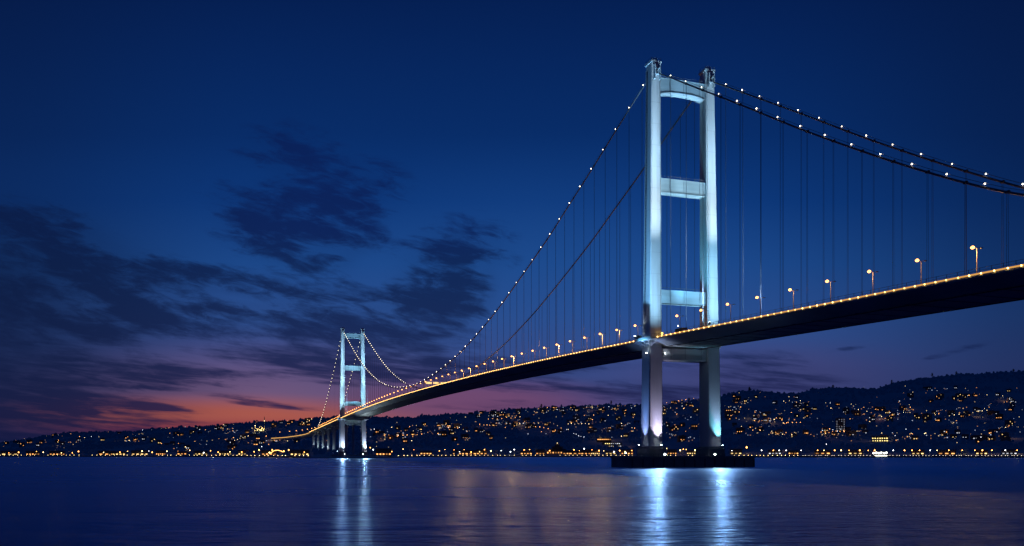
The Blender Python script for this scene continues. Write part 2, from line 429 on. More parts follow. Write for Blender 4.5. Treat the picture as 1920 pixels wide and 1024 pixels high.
# towers
LIGHTS = []
def rect(cx, cy_, w, d, z, ch=.35):
    x, y = w / 2, d / 2
    return [(cx - x + ch, cy_ - y, z), (cx + x - ch, cy_ - y, z), (cx + x, cy_ - y + ch, z), (cx + x, cy_ + y - ch, z), (cx + x - ch, cy_ + y, z), (cx - x + ch, cy_ + y, z), (cx - x, cy_ + y - ch, z), (cx - x, cy_ - y + ch, z)]
def leg_c(i, z): return (A0 + .9 * z / 170) if i == 0 else (A1 - 1.7 * z / 170)
def leg_w(z): return 6.2 - 1.9 * min(z, 170) / 170
def leg_d(z): return 7.8 - 2.6 * min(z, 170) / 170
def flood_fixture(parent, loc, aim, near=True):
    q = MB(); d = (Vector(aim) - Vector(loc)).normalized(); p = Vector(loc)
    q.tube([p - d * .5, p + d * .12], [.28, .42], 8); q.box((p.x, p.y, p.z - .5), (.5, .5, .5)); o = q.build('floodlight', STEEL_K, parent)
    b = MB(); b.tube([p + d * .13, p + d * .2], .38, 8); b.build('lamp_lens', G_FLOOD, o)
def spot(loc, aim, power, ang, col, rad_=.5, blend=.9):
    l = bpy.data.lights.new('flood_or_fill_beam', 'SPOT'); l.energy = power; l.spot_size = rad(ang); l.spot_blend = blend; l.color = col; l.shadow_soft_size = rad_  # serves the tower floodlights and the added water spots
    o = bpy.data.objects.new('flood_or_fill_beam', l); C.objects.link(o)
    p = W(*loc); q = W(*aim); p = p + (q - p).normalized() * .9; o.location = p; o.rotation_euler = (q - p).to_track_quat('-Z', 'Y').to_euler()

def tower(c, near):
    zb = dz(c)
    for i in (0, 1):
        # steel shaft above deck, concrete-coloured shaft below
        q = MB(); zs = [zb - 3.6, 60, 80, 100, 120, 140, 160, 169.6]
        q.loft([rect(leg_c(i, z), c, leg_w(z), leg_d(z), z) for z in zs])
        o = q.build('tower_leg', STEEL, bridge)
        if near and i == 0: o['label'] = 'nearest tower leg with a curved service platform at deck level'
        # access ladder and conduits on the outer face
        if near:
            q = MB(); sg = -1 if i == 0 else 1; z = zb + 2
            while z < 166:
                q.box((leg_c(i, z) + sg * (leg_w(z) / 2 + .12), c + 1.2, z), (.10, .9, .10)); z += 1.4
            for o2 in (.75, 1.65): q.tube([(leg_c(i, z) + sg * (leg_w(z) / 2 + .12), c + o2, z) for z in (zb + 1, 110, 167)], .06, 4)
            q.build('ladder', STEEL_K, o)
            q = MB(); q.tube([(leg_c(i, z) - sg * (leg_w(z) / 2 - .5), c - leg_d(z) / 2 - .06, z) for z in (zb + 1, 110, 166)], .09, 4); q.build('conduit', STEEL_K, o)
        q = MB(); q.loft([rect(leg_c(i, z), c, leg_w(z) + .25, leg_d(z) + .25, z) for z in (8.6, 30, zb - 3.6)])
        lo = q.build('lower_leg', CONC_L, bridge)
        q = MB(); q.loft([rect(leg_c(i, 0), c, w_, d_, z, .8) for z, w_, d_ in ((4.4, 9.4, 10.6), (7.8, 9.0, 10.2), (8.7, 7.2, 8.6))]); q.build('leg_plinth', CONC, bridge)
        # saddle housing on the leg top, with cable sleeves, rails and a beacon mast
        q = MB(); cx = leg_c(i, 169)
        q.box((cx, c, 170.1), (4.9, 5.6, .9)); q.box((cx - .3, c, 171.0), (2.2, 3.6, 1.3))
        sd = q.build('saddle_housing', STEEL, bridge)
        q = MB()
        for x, y in ((-2.2, -2.5), (2.2, -2.5), (2.2, 2.5), (-2.2, 2.5), (0, -2.5), (0, 2.5)): q.box((cx + x, c + y, 171.1), (.1, .1, 1.2))
        for y in (-2.5, 2.5): q.tube([(cx - 2.2, c + y, 171.6), (cx + 2.2, c + y, 171.6)], .05, 4)
        for x in (-2.2, 2.2): q.tube([(cx + x, c - 2.5, 171.6), (cx + x, c + 2.5, 171.6)], .05, 4)
        q.tube([(cx + 1.2, c, 170.5), (cx + 1.2, c, 173.4)], .07, 4); q.build('rail', STEEL_K, sd)
        q = MB(); ca = CA[i]
        for sg in (-1, 1):
            y0 = c + sg * leg_d(165) / 2
            q.box((ca + 1.25, y0 + sg * .7, 165.4), (.35, 1.6, 6.0)); q.box((ca - 1.25, y0 + sg * .7, 165.4), (.35, 1.6, 6.0)); q.box((ca, y0 + sg * .5, 167.2), (2.2, 1.0, .5))
            q.tube([(ca, y0 - sg * .2, cz(y0)), (ca, y0 + sg * 2.6, cz(y0 + sg * 2.6))], [.75, .5], 8)
        q.build('cable_sleeve', STEEL, bridge)
    # cross beams: top (arched soffit), middle, lower, and the one under the deck
    def beam(zt, zb0, d, arch=0, mat=STEEL_DIM, nm='cross_beam'):
        q = MB(); x0, x1 = leg_c(0, zt) + leg_w(zt) / 2 - .3, leg_c(1, zt) - leg_w(zt) / 2 + .3
        n = 12; rings = []
        for k in range(n + 1):
            s_ = k / n; x = x0 + (x1 - x0) * s_; e = abs(2 * s_ - 1); zl = zb0 + (arch * (1 - e ** 3))
            rings.append([(x, c - d / 2, zt), (x, c - d / 2, zl), (x, c + d / 2, zl), (x, c + d / 2, zt)])
        q.loft(rings)
        for y in (c - d / 2 - .12, c + d / 2 + .12):    # flange lip and joint bands
            q.loft([[(ring[0][0], y - .14, ring[1][2] - .25), (ring[0][0], y + .14, ring[1][2] - .25), (ring[0][0], y + .14, ring[1][2] + .15), (ring[0][0], y - .14, ring[1][2] + .15)] for ring in rings])
            q.box(((x0 + x1) / 2, y, zt - .2), (x1 - x0 - .1, .2, .3))
        q.build(nm, mat, bridge)
        q = MB()
        for f in (.22, .52, .86): q.tube([(x0 + (x1 - x0) * f, c - d / 2 - .2, zt + .9), (x0 + (x1 - x0) * f, c - d / 2 - .2, zb0 + .4)], .07, 4)
        q.tube([(x0, c - d / 2 + .1, zt + .95), (x1, c - d / 2 + .1, zt + .95)], .05, 4)
        q.build('beam_rail', STEEL_K, bridge)
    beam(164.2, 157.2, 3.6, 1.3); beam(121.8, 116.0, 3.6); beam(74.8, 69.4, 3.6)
    beam(zb - 3.9, zb - 8.6, 5.2, 0, CONC_L, 'portal_beam')
    # foundation caisson
    q = MB(); cx = (A0 + A1) / 2 + 1.0; ht = 4.4
    q.loft([rect(cx, c, 60.5, 18.5, z, 1.6) for z in (-5, ht - .7)]); q.loft([rect(cx, c, 61.1, 19.1, z, 1.6) for z in (ht - .69, ht)])
    pf = q.build('foundation_pier', CONC, bridge)
    q = MB()                              # fender ribs and a hand rail
    for k in range(13): q.box((cx - 29 + k * 4.83, c - 9.4, 1.6), (.5, .35, 3.6))
    for k in range(25): q.box((cx - 29 + k * 2.42, c - 9.2, ht + .55), (.08, .08, 1.1))
    q.tube([(cx - 29, c - 9.2, ht + 1.1), (cx + 29, c - 9.2, ht + 1.1)], .05, 4); q.build('fender_rail', STEEL_K, pf)
    # service platforms round the legs at deck level, carried by curved trusses
    for i in (0, 1):
        cx = leg_c(i, zb); sg = -1 if i == 0 else 1; z = zb
        q = MB(); n = 14; outer = []
        for k in range(n + 1):
            an = math.pi * k / n; outer.append((cx + sg * (6.3 * math.sin(an) ** .7), c - 9.6 * math.cos(an)))
        inn = cx - sg * 1.0
        poly = outer + [(inn, c + 9.6), (inn, c - 9.6)]
        q.loft([[(x, y, zz) for x, y in poly] for zz in (z - .9, z + .05)])
        pl = q.build('service_platform', STEEL_D if near else STEEL_D, bridge)
        q = MB()
        for x, y in outer[1:-1]: q.box((x - sg * .15, y, z + .65), (.08, .08, 1.2))
        for hh in (.65, 1.22): q.tube([(x - sg * .15, y, z + hh) for x, y in outer], .05, 4)
        q.build('rail', STEEL_K, pl)
        q = MB()
        for k in (1, 4, 6, 8, 10, 13):
            x, y = outer[k]; px_, py_ = cx + sg * leg_w(z) / 2 * .9, c + (y - c) * .42
            pts = [(x + (px_ - x) * f, y + (py_ - y) * f, z - 1.0 - 2.3 * f ** 1.8) for f in (0, .25, .5, .75, 1)]
            q.tube(pts, .15, 6)
            q.tube([(px_, py_, z - 1.0), (px_, py_, z - 3.4)], .12, 4)
        q.tube([(x - (x - cx) * .35, y - (y - c) * .35, z - 2.2) for x, y in outer], .16, 5)
        q.build('truss_bracket', WHITE, pl)
    # floodlights
    for i in (0, 1):
        cx = leg_c(i, zb); sg = -1 if i == 0 else 1
        colw = (.80, .92, 1.0); colc = (.45, .80, 1.0)
        if near:
            p0 = (cx + (-.5 if i == 0 else .5), -46, dz(-46) + 2)
            spot(p0, (cx, 0, 165), (6.4e5 if i == 0 else 6e5), 27, (.38, .68, 1.0))
            spot(p0, (cx, 0, 126), 5.2e5, 30, (.66, .86, 1.0))
            spot(p0, (cx, 0, 80), (1.5e5 if i == 0 else 2.0e5), 52, (.36, .70, 1.0))
            flood_fixture(bridge, p0, (cx, 0, 120))
            if i == 0:
                p1 = (cx - 5.6, 5.0, dz(0) + 1.6); spot(p1, (cx - 2, 0, 70), 1.2e3, 70, (.80, .92, 1.0)); flood_fixture(bridge, p1, (cx - 2, 0, 88))
                p2 = (-18, -6, 5.2); spot(p2, (cx - 2, 0, 150), 1.5e6, 22, (.20, .55, 1.0)); flood_fixture(bridge, (-15, -6, 5.6), (cx - 2, 0, 80))
            if i == 1: spot((6, -16, dz(-16) + 2), (cx - 2, 0, 110), 1.4e5, 56, (.12, .60, .95))
        else:
            p0 = (cx, c - 46, dz(c - 46) + 2)
            spot(p0, (cx, c, 165), 6.5e5, 26, (.34, .66, 1.0)); spot(p0, (cx, c, 122), 5.5e5, 32, (.46, .76, 1.0)); spot(p0, (cx, c, 85), 1.6e5, 42, colc)
            flood_fixture(bridge, p0, (cx, c, 120))
            spot((-22, c - 8, 6), (cx - 2, c, 125), 1.4e6, 24, (.5, .80, 1.0)) if i == 0 else spot((6, c - 16, dz(c) + 2), (cx - 2, c, 110), 2e5, 50, (.3, .7, 1.0))
        # added spot, there only to draw the leg's bright column on the water
        pw_ = (cx + sg * .6, c - 8.2, 13.0 if near else 22.0); cl_ = (-BX * CO - BY * SI, BX * SI - BY * CO)
        aim = (pw_[0] + (cl_[0] - pw_[0]) * .5, pw_[1] + (cl_[1] - pw_[1]) * .5, -6)
        spot(pw_, aim, (8.0e3 if i == 0 else 6e3) if near else 7e4, 50, (.58, .76, 1.0) if i == 0 else (.66, .86, .95), 1.2, .8)
        if near: spot((pw_[0] + sg * 1.6, c - 7.5, 27.0), aim, 1.9e4, 60, (.52, .72, 1.0), 1.5, .8)  # second added spot, higher up, for the same water column
        flood_fixture(bridge, (cx - sg * 1.9, c - 7.6, 5.4), aim)  # housing made up for the added water spot
        # legs under the deck, lit from the plinth and washed from the pier
        lowc = [((.80, .72, 1.0), (.30, .45, 1.0)), ((.22, .75, 1.0), (.25, .6, 1.0))][i] if near else ((.6, .85, 1.0), (.6, .85, 1.0))
        x = leg_c(i, 8); kk = 1.0 if near else 2.0
        off = .9 if i == 0 else 1.8
        pf_ = (x + off, c - 6.8, 9.1); spot(pf_, (x + off * .7, c - 3.4, 24), 2e4 * kk, 60, lowc[0], .15, 1); spot(pf_, (x, c - 3, 44), 2.2e4 * kk, 34, (.5, .5, .85), .15, 1)
        flood_fixture(bridge, pf_, (x, c - 3, 30))
        if i == 0:
            ps = (x - 6.2, c - .5, 9.1); spot(ps, (x - 2.8, c, 24), 1.3e4 * kk, 60, lowc[1], .15, 1); spot(ps, (x - 2.8, c, 46), 2.2e4 * kk, 34, (.12, .35, 1.0), .15, 1); flood_fixture(bridge, ps, (x - 2, c, 30))
    # cross beams
    q = .8 if near else .9
    for zt, pw in ((160, 7.5e4), (118, 3.2e4), (72, .65e4)):
        spot((13.5, c - 30, dz(c - 30) + 2), (13.5, c, zt), pw * q * 1.3, 34 if zt > 100 else 48, (.35, .72, .95))
    flood_fixture(bridge, (13.5, c - 30, dz(c - 30) + 2), (13.5, c, 120))
    if near:                              # lamp that lights the platform trusses
        spot((-8.5, -5.5, dz(0) - 7.0), (-3, 0, dz(0) - 1.5), 260, 110, (.75, .88, 1), .2); flood_fixture(bridge, (-4.2, -3.6, dz(0) - 6.5), (-6, -5, dz(0)))
        spot((3.5, -8, dz(0) - 6.2), (20, -9, dz(0) - 2.6), 420, 95, (.8, .85, 1), .2); flood_fixture(bridge, (4.2, -3.4, dz(0) - 6.2), (20, -9, dz(0) - 2))
tower(0, True); tower(S, False)

# approach viaduct beyond the far tower: bent carriageway on paired columns
path = []
for k in range(15):
    an = rad(60) * k / 14; path.append((14 - 90 * (1 - math.cos(an)), 1200 + 90 * math.sin(an)))
path += [(path[-1][0] - 10, path[-1][1] + 6), (path[-1][0] - 20, path[-1][1] + 11)]
q = MB(); rings = []; edge = []
for k, (a, t) in enumerate(path):
    a2, t2 = path[min(k + 1, len(path) - 1)]; a1, t1 = path[max(k - 1, 0)]; d = Vector((a2 - a1, t2 - t1)).normalized(); n = Vector((d.y, -d.x))
    z = 41.9 - 9.0 * k / (len(path) - 1)
    rings.append([(a - n.x * 15, t - n.y * 15, z), (a - n.x * 15, t - n.y * 15, z - 2.4), (a + n.x * 15, t + n.y * 15, z - 2.4), (a + n.x * 15, t + n.y * 15, z)]); edge.append((a - n.x * 15.3, t - n.y * 15.3, z + .05))
q.loft(rings); q.build('approach_deck', STEEL_D, bridge)
q = MB(); q.tube(edge, .38, 4); q.build('glowing_edge_strip', glow('approach_strip_glow', (1.0, .52, .14), 1.3, False), bridge)
def px_of(p): return 960 + p.x / p.y * F
for t in (903, 962, 1020, 1078, 1136, 1194):
    for a in (5.0, 23.0):
        p = W(a, t); gz = ground(px_of(p), p.y) - 2; q = MB(); zt = dz(t) - 3.1
        q.loft([rect(a, t, 3.4, 3.0, z, .4) for z in (gz, zt)]); q.build('viaduct_column', CONC_L, bridge)
        if a == 5.0: spot((a - 2.8, t - 6.5, gz + 3), (a, t, gz + 16), 4e3 * R.uniform(.5, 1.3), 60, (.6, .85, 1.0), .2)
    q = MB(); q.box((14, t, dz(t) - 4.0), (24, 3.4, 1.7)); q.build('column_cap', CONC_L, bridge)

# ------------------------------------------------------------------ lamps on the deck
def deck_lamp():
    th = thing('bridge_lamp', 'x', 'street lamp', (0, 0, 0), TH, 'double-armed lamps along the bridge deck')
    q = MB(); q.tube([(0, 0, 0), (0, 0, 1.2), (0, 0, 10.3)], [.20, .15, .10], 7); q.box((0, 0, .25), (.6, .6, .5)); q.build('pole', POLE, th)
    q = MB(); q.tube([(-1.7, 0, 10.6), (-.8, 0, 10.5), (0, 0, 10.3), (.8, 0, 10.5), (1.7, 0, 10.6)], .07, 5); q.build('arm', POLE, th)
    for s_ in (-1, 1):
        q = MB(); q.loft([[(s_ * x, y * w_, 10.55 + z) for y, z in ((-.2, .0), (.2, .0), (.14, .16), (-.14, .16))] for x, w_ in ((1.1, .7), (1.5, 1), (2.1, .7))]); h = q.build('lamp_head', STEEL_K, th)
        q = MB(); q.ball((s_ * 1.45, 0, 10.46), .54 if s_ < 0 else .2, 8, 5, 0, .8); q.build('lamp_bulb', G_LAMP if s_ < 0 else POLE, h)
    return th
lamp0 = deck_lamp()
k = 0; lamps = []
t = -174.0
while t < 1190: lamps.append((13.9, t)); t += 19.4 if t < 600 else 15
for (a, t2) in path[3::2]: lamps.append((a, t2))
nearR = [q for q in lamps if q[1] < -3][::-1]; rest_ = [q for q in lamps if q[1] >= -3]
def put_lamp(a, t, z, label):
    global k
    o = lamp0 if k == 0 else copy_tree(lamp0); k += 1
    o.location = W(a, t, z); o['label'] = label
    l = bpy.data.lights.new('lamp_light', 'POINT'); 
    ppx = px_of(W(a - 2.25, t)); l.energy = (.2 if -30 < t < 30 else 1) * (150 + 11000 * max([math.exp(-((ppx - cx_) / (8.0 if cx_ < 1400 else 13.0)) ** 2) * g_ for cx_, g_ in ((870, 2.2), (955, 2.4), (1037, 2.8), (1115, 3.2), (1160, .6), (1341, 1.0), (1498, .8), (1569, 1.3), (1647, 1.7), (1737, .5), (1830, .6))]))
    l.color = (1, .42, .11); l.shadow_soft_size = .4
    lo_ = bpy.data.objects.new('lamp_light', l); C.objects.link(lo_); lo_.location = W(a - 2.25, t, z + 9.6); return o
for i, (a, t) in enumerate(nearR): put_lamp(a, t, dz(t) + .1, 'orange double-armed deck lamp, %s to the right of the near tower centre' % ORD[i + 1])
left = [q for q in rest_ if q[1] < S]; far = [q for q in rest_ if S <= q[1] < 1195]; bend = [q for q in rest_ if q[1] >= 1195]
for i, (a, t) in enumerate(left):
    put_lamp(a, t, dz(t) + .1, ('orange double-armed deck lamp, %s to the left of the near tower centre' % ORD[i + 1]) if i < 26 else ('orange double-armed deck lamp, %s to the right of the far tower' % ORD[len(left) - i]))
for i, (a, t) in enumerate(far): put_lamp(a, t, dz(t) + .1, 'orange double-armed deck lamp, %s to the left of the far tower' % ORD[i + 1])
for i, (a, t) in enumerate(bend):
    z = 41.9 - 9.0 * (2 * i + 3) / (len(path) - 1); put_lamp(a, t, z, 'golden lamp on the bent approach road at left, %s beyond the bridge end' % ORD[i + 1])

# ------------------------------------------------------------------ things on the deck
def vehicle(name, label, cat, a, t, L_, Wd, H, mat, cab):
    th = thing(name, label, cat, W(a, t, dz(t) + .1), TH)
    q = MB()
    if cab:
        q.loft([[(x * Wd / 2, y, z) for x, z in ((-1, .5), (1, .5), (1, .95 + h), (-1, .95 + h))] for y, h in ((-L_ / 2, -.2), (-L_ / 2 + .2, 0), (L_ / 2 - .2, 0), (L_ / 2, -.2))]); q.build('body', mat, th)
        q = MB(); q.loft([[(x * Wd * .42 * s_, y, z) for x, y, z in ((-1, y0, z), (1, y0, z), (1, y1, z), (-1, y1, z))] for z, s_, y0, y1 in ((.9, 1, -L_ * .32, L_ * .28), (1.45, .84, -L_ * .2, L_ * .15))]); q.build('cabin', GLASSD, th)
    else:
        q.box((0, .9, .9 + H / 2), (Wd, L_ - 2.2, H)); q.build('cargo_box', mat, th)
        q = MB(); q.loft([[(-Wd / 2, y, .7), (Wd / 2, y, .7), (Wd / 2, y, z), (-Wd / 2, y, z)] for y, z in ((-L_ / 2, 1.7), (-L_ / 2 + .5, 2.6), (-L_ / 2 + 1.9, 2.7))]); q.build('cab', WHITE, th)
    for sx in (-1, 1):
        for sy in (-.33, .33):
            q = MB(); q.tube([(sx * (Wd / 2 - .12), sy * L_, .4), (sx * (Wd / 2 + .05), sy * L_, .4)], .4, 12); w = q.build('wheel', STEEL_K, th)
            q = MB(); q.tube([(sx * (Wd / 2 + .051), sy * L_, .4), (sx * (Wd / 2 + .08), sy * L_, .4)], .22, 8); q.build('hub', POLE, w)
    for sx in (-1, 1):
        q = MB(); q.box((sx * Wd * .36, L_ / 2 + .02, .85), (.3, .06, .16)); q.build('tail_light', glow('tail_glow', (1, .06, .03), 4, False), th)
vehicle('truck', 'grey box truck on the bridge deck between the near tower legs', 'truck', 7.5, -12.5, 8.0, 2.5, 2.7, WALLM[1], False)
vehicle('car', 'small dark red car on the bridge deck beside the right tower leg', 'car', 6.3, -36, 4.4, 1.8, 1.4, REDP, True)
# service hut and amber beacon on the near platform
th = thing('service_cabinet', 'dark service cabinet on the walkway left of the near tower leg', 'cabinet', W(-1.2, 9.2, dz(9) + .1), TH)
q = MB(); q.box((0, 0, 1.1), (1.6, 2.4, 2.2)); q.build('housing', STEEL_K, th); q = MB(); q.box((0, 0, 2.28), (1.9, 2.7, .14)); q.build('roof', WHITE, th); q = MB(); q.box((-.83, 0, 1.0), (.05, .9, 1.8)); q.build('door', POLE, th)
th = thing('warning_beacon', 'amber beacon on a short post at the foot of the near tower leg', 'beacon', W(2.2, -5.2, dz(0) + .06), TH)
q = MB(); q.tube([(0, 0, 0), (0, 0, 1.5)], .08, 6); q.build('post', POLE, th)
q = MB(); q.ball((0, 0, 1.8), .42, 8, 5); q.build('lens', glow('beacon_glow', (1, .55, .08), 9), th)
th = thing('warning_beacon', 'small white lamp on a thin mast right of the amber beacon', 'beacon', W(1.2, -20, dz(-20) + .1), TH)
q = MB(); q.tube([(0, 0, 0), (0, 0, 3.4)], .06, 6); q.build('post', POLE, th)
q = MB(); q.ball((0, 0, 3.5), .2, 8, 5); q.build('lens', glow('mast_glow', (.9, .95, 1), 10), th)
# overhead sign gantry at mid-span
gt = 415
th = thing('sign_gantry', 'lit overhead sign gantry spanning the deck where the cables dip lowest', 'gantry', W(14, gt, dz(gt)), TH)
for x in (-10.5, 10.5):
    q = MB(); q.box((x, 0, 3.5), (.5, .5, 7)); q.build('post', POLE, th)
q = MB(); q.box((0, 0, 7.0), (21.5, .5, .5)); q.build('beam', POLE, th)
for x in (-6.5, 0, 6.5):
    q = MB(); q.box((x, -.4, 6.9), (5, .2, 1.8)); q.build('sign_panel', glow('sign_glow', (1, .66, .25), 1.4, False), th)

# ------------------------------------------------------------------ city: houses, lamps, quay
def sector(px):
    for lim, nm in ((130, 'at the far left edge'), (290, 'well left of the mosque'), (430, 'left of the lit mosque'), (545, 'around the lit mosque'), (640, 'behind the approach viaduct'),
                    (700, 'behind the far tower'), (790, 'just right of the far tower'), (890, 'below the deck at mid-left'), (1000, 'left of the tiered palace'), (1090, 'above the tiered palace'),
                    (1205, 'left of the near tower'), (1320, 'between the near tower legs'), (1430, 'just right of the near tower'), (1520, 'left of the apartment tower'), (1620, 'around the apartment tower'),
                    (1700, 'above the bright hall'), (1790, 'right of the bright hall'), (1860, 'near the right edge')):
        if px < lim: return nm
    return 'at the far right edge'
NUMW = {1: 'one', 2: 'two', 3: 'three'}
PEND = {}                                # key -> list of (px, object, text)
def pend(key, px, o, txt): PEND.setdefault(key, []).append((px, o, txt))
# house prototypes
def house_proto(kind, nwin, col, wallm):
    th = thing('house', 'x', 'house', (0, 0, 0), 0, 'houses on the dark hillsides')
    w, d, h = [(11, 9, 6), (15, 11, 11), (9, 9, 8)][kind]
    q = MB(); q.box((0, 0, h / 2 - 2), (w, d, h + 4)); q.build('wall', wallm, th)
    q = MB()
    if kind == 1: q.box((0, 0, h + .35), (w + .8, d + .8, .7)); q.box((w * .2, 0, h + 1.5), (3, 3, 1.6))
    else:
        q.loft([[(x, -d / 2 - .6, h), (x, d / 2 + .6, h), (x, 0, h + 3.2)] for x in (-w / 2 - .6, w / 2 + .6)])
    q.build('roof', ROOFM if kind != 1 else wallm, th)
    for i in range(nwin):
        x = (i - (nwin - 1) / 2) * (w / (nwin + .4)) + R.uniform(-.5, .5); z = h * .5 + (R.choice((-1, 1)) * h * .2 if kind == 1 else 0)
        q = MB(); q.box((x, -d / 2 - .04, z), (R.uniform(1.2, 2.1), .1, R.uniform(1.1, 1.6))); q.build('window', WIN[col][0], th)
    return th
protos = {}
def put_house(px, py, col, nwin):
    p = on_hill(px, py); kind = R.choice((0, 0, 1, 2)); key = (kind, nwin, col, R.randrange(2))
    new = key not in protos
    if new: protos[key] = house_proto(kind, nwin, col, R.choice(WALLM)); o = protos[key]
    else: o = copy_tree(protos[key])
    o.location = (p[0], p[1], p[2] + .5); o.rotation_euler = (0, 0, math.atan2(-p[0], p[1]) + rad(R.uniform(-28, 28)))
    s_ = (YH - py) / (YH - lerp_tab(RIDGE, px)); band = 'lower' if s_ < .36 else ('middle' if s_ < .68 else 'upper')
    sec = sector(px); pend((sec, band, col, nwin, 'h'), px, o, 'house with %s %s window%s, %s slope %s' % (NUMW[nwin], col, 's' if nwin > 1 else '', band, sec))
lprotos = {}
def put_hill_lamp(px, py, col):
    p = on_hill(px, py)
    if col not in lprotos:
        th = thing('street_lamp', 'x', 'street lamp', (0, 0, 0), 0, 'street lamps on the dark hillsides')
        q = MB(); q.tube([(0, 0, -1), (0, 0, 8)], .15, 5); q.build('pole', POLE, th)
        q = MB(); q.ball((0, 0, 8.4), .62, 7, 5); q.build('lamp_globe', HLAMP[col], th); lprotos[col] = th; o = th
    else: o = copy_tree(lprotos[col])
    o.location = p
    s_ = (YH - py) / (YH - lerp_tab(RIDGE, px)); band = 'lower' if s_ < .36 else ('middle' if s_ < .68 else 'upper')
    sec = sector(px); pend((sec, band, col, 'l'), px, o, '%s street lamp, %s slope %s' % (col, band, sec))
def hidden(px): return 1199 < px < 1244 or 1312 < px < 1358
def rcol(): return R.choices(('orange', 'yellow', 'white'), (.42, .33, .25))[0]
# clusters of lights seen in the photo: (x, y, spread x, spread y, count)
CL = [(40, 833, 45, 7, 9), (140, 826, 50, 8, 7), (250, 828, 60, 10, 8), (330, 820, 60, 12, 8), (400, 805, 50, 6, 7), (360, 840, 60, 5, 6), (480, 835, 60, 8, 7), (450, 815, 50, 10, 6),
      (560, 798, 40, 6, 7), (520, 830, 40, 8, 5), (705, 815, 30, 12, 8), (745, 823, 40, 6, 10), (790, 810, 40, 8, 9), (842, 806, 25, 6, 9), (880, 815, 40, 12, 10), (915, 780, 40, 5, 9), (950, 786, 30, 5, 7),
      (960, 800, 40, 8, 8), (975, 798, 25, 4, 6), (1030, 775, 40, 6, 7), (1035, 805, 35, 10, 9), (1100, 768, 50, 4, 8), (1120, 790, 50, 8, 10), (1170, 775, 30, 6, 6), (1175, 810, 30, 14, 8), (1110, 808, 40, 8, 6),
      (1280, 757, 30, 4, 7), (1270, 775, 35, 8, 9), (1275, 800, 35, 10, 9), (1275, 825, 35, 6, 5), (1400, 752, 35, 6, 8), (1380, 775, 25, 8, 6), (1410, 785, 40, 8, 8), (1440, 792, 40, 5, 9), (1480, 760, 40, 7, 9),
      (1400, 815, 45, 8, 9), (1460, 818, 40, 7, 8), (1520, 775, 40, 8, 7), (1550, 765, 40, 6, 6), (1560, 817, 30, 4, 9), (1590, 815, 30, 5, 7), (1620, 780, 40, 12, 9), (1655, 782, 22, 8, 9), (1700, 770, 45, 10, 9),
      (1695, 822, 40, 6, 7), (1750, 785, 40, 10, 9), (1790, 745, 70, 10, 10), (1830, 780, 50, 7, 11), (1885, 750, 30, 12, 7), (1770, 822, 50, 5, 7), (1850, 823, 50, 6, 8), (1900, 800, 25, 14, 6), (1740, 735, 60, 6, 4)]
R.shuffle(CL); nh = 0; nl = 0; CL = [(a, b, c * 1.1, d * 1.15, int(n * 1.2)) for a, b, c, d, n in CL]
for (cx, cyy, sx, sy, n) in CL:
    for i in range(n):
        px = cx + R.gauss(0, sx * .55); py = cyy + R.gauss(0, sy * .6)
        rid = lerp_tab(RIDGE, px)
        if hidden(px) or px < -20 or px > 1935: continue
        py = min(max(py, rid + 5), 846)
        if (R.random() < .57 and nh < 296): put_house(px, py, rcol(), R.choice((1, 1, 2, 2, 3))); nh += 1
        elif nl < 215: put_hill_lamp(px, py, rcol()); nl += 1
# strings of lamps along hillside roads
for (x0, y0, x1, y1, n, col) in ((915, 792, 975, 788, 8, 'orange'), (1065, 801, 1105, 801, 7, 'yellow'), (900, 803, 925, 804, 5, 'orange'), (1005, 807, 1042, 813, 6, 'orange'), (440, 833, 470, 822, 7, 'yellow'),
                                 (720, 825, 790, 821, 9, 'orange'), (1470, 801, 1500, 799, 5, 'orange'), (1780, 787, 1850, 776, 9, 'yellow'), (1660, 792, 1672, 785, 4, 'orange'), (1550, 843, 1552, 843, 1, 'white'), (1250, 757, 1300, 753, 8, 'orange'),
                                 (1075, 820, 1095, 828, 5, 'white'), (570, 800, 585, 792, 4, 'yellow'), (1540, 818, 1590, 816, 8, 'orange'), (930, 778, 940, 779, 3, 'yellow')):
    for i in range(n):
        f = i / max(n - 1, 1); put_hill_lamp(x0 + (x1 - x0) * f + R.uniform(-1, 1), y0 + (y1 - y0) * f + R.uniform(-.8, .8), col); nl += 1
print('houses', nh, 'hill lamps', nl)
for key, lst in PEND.items():
    lst.sort(key=lambda q: q[0])
    for i, (px, o, txt) in enumerate(lst): o['label'] = txt if len(lst) == 1 else txt + (', leftmost' if i == 0 else ', ' + ORD[i + 1] + ' from left')

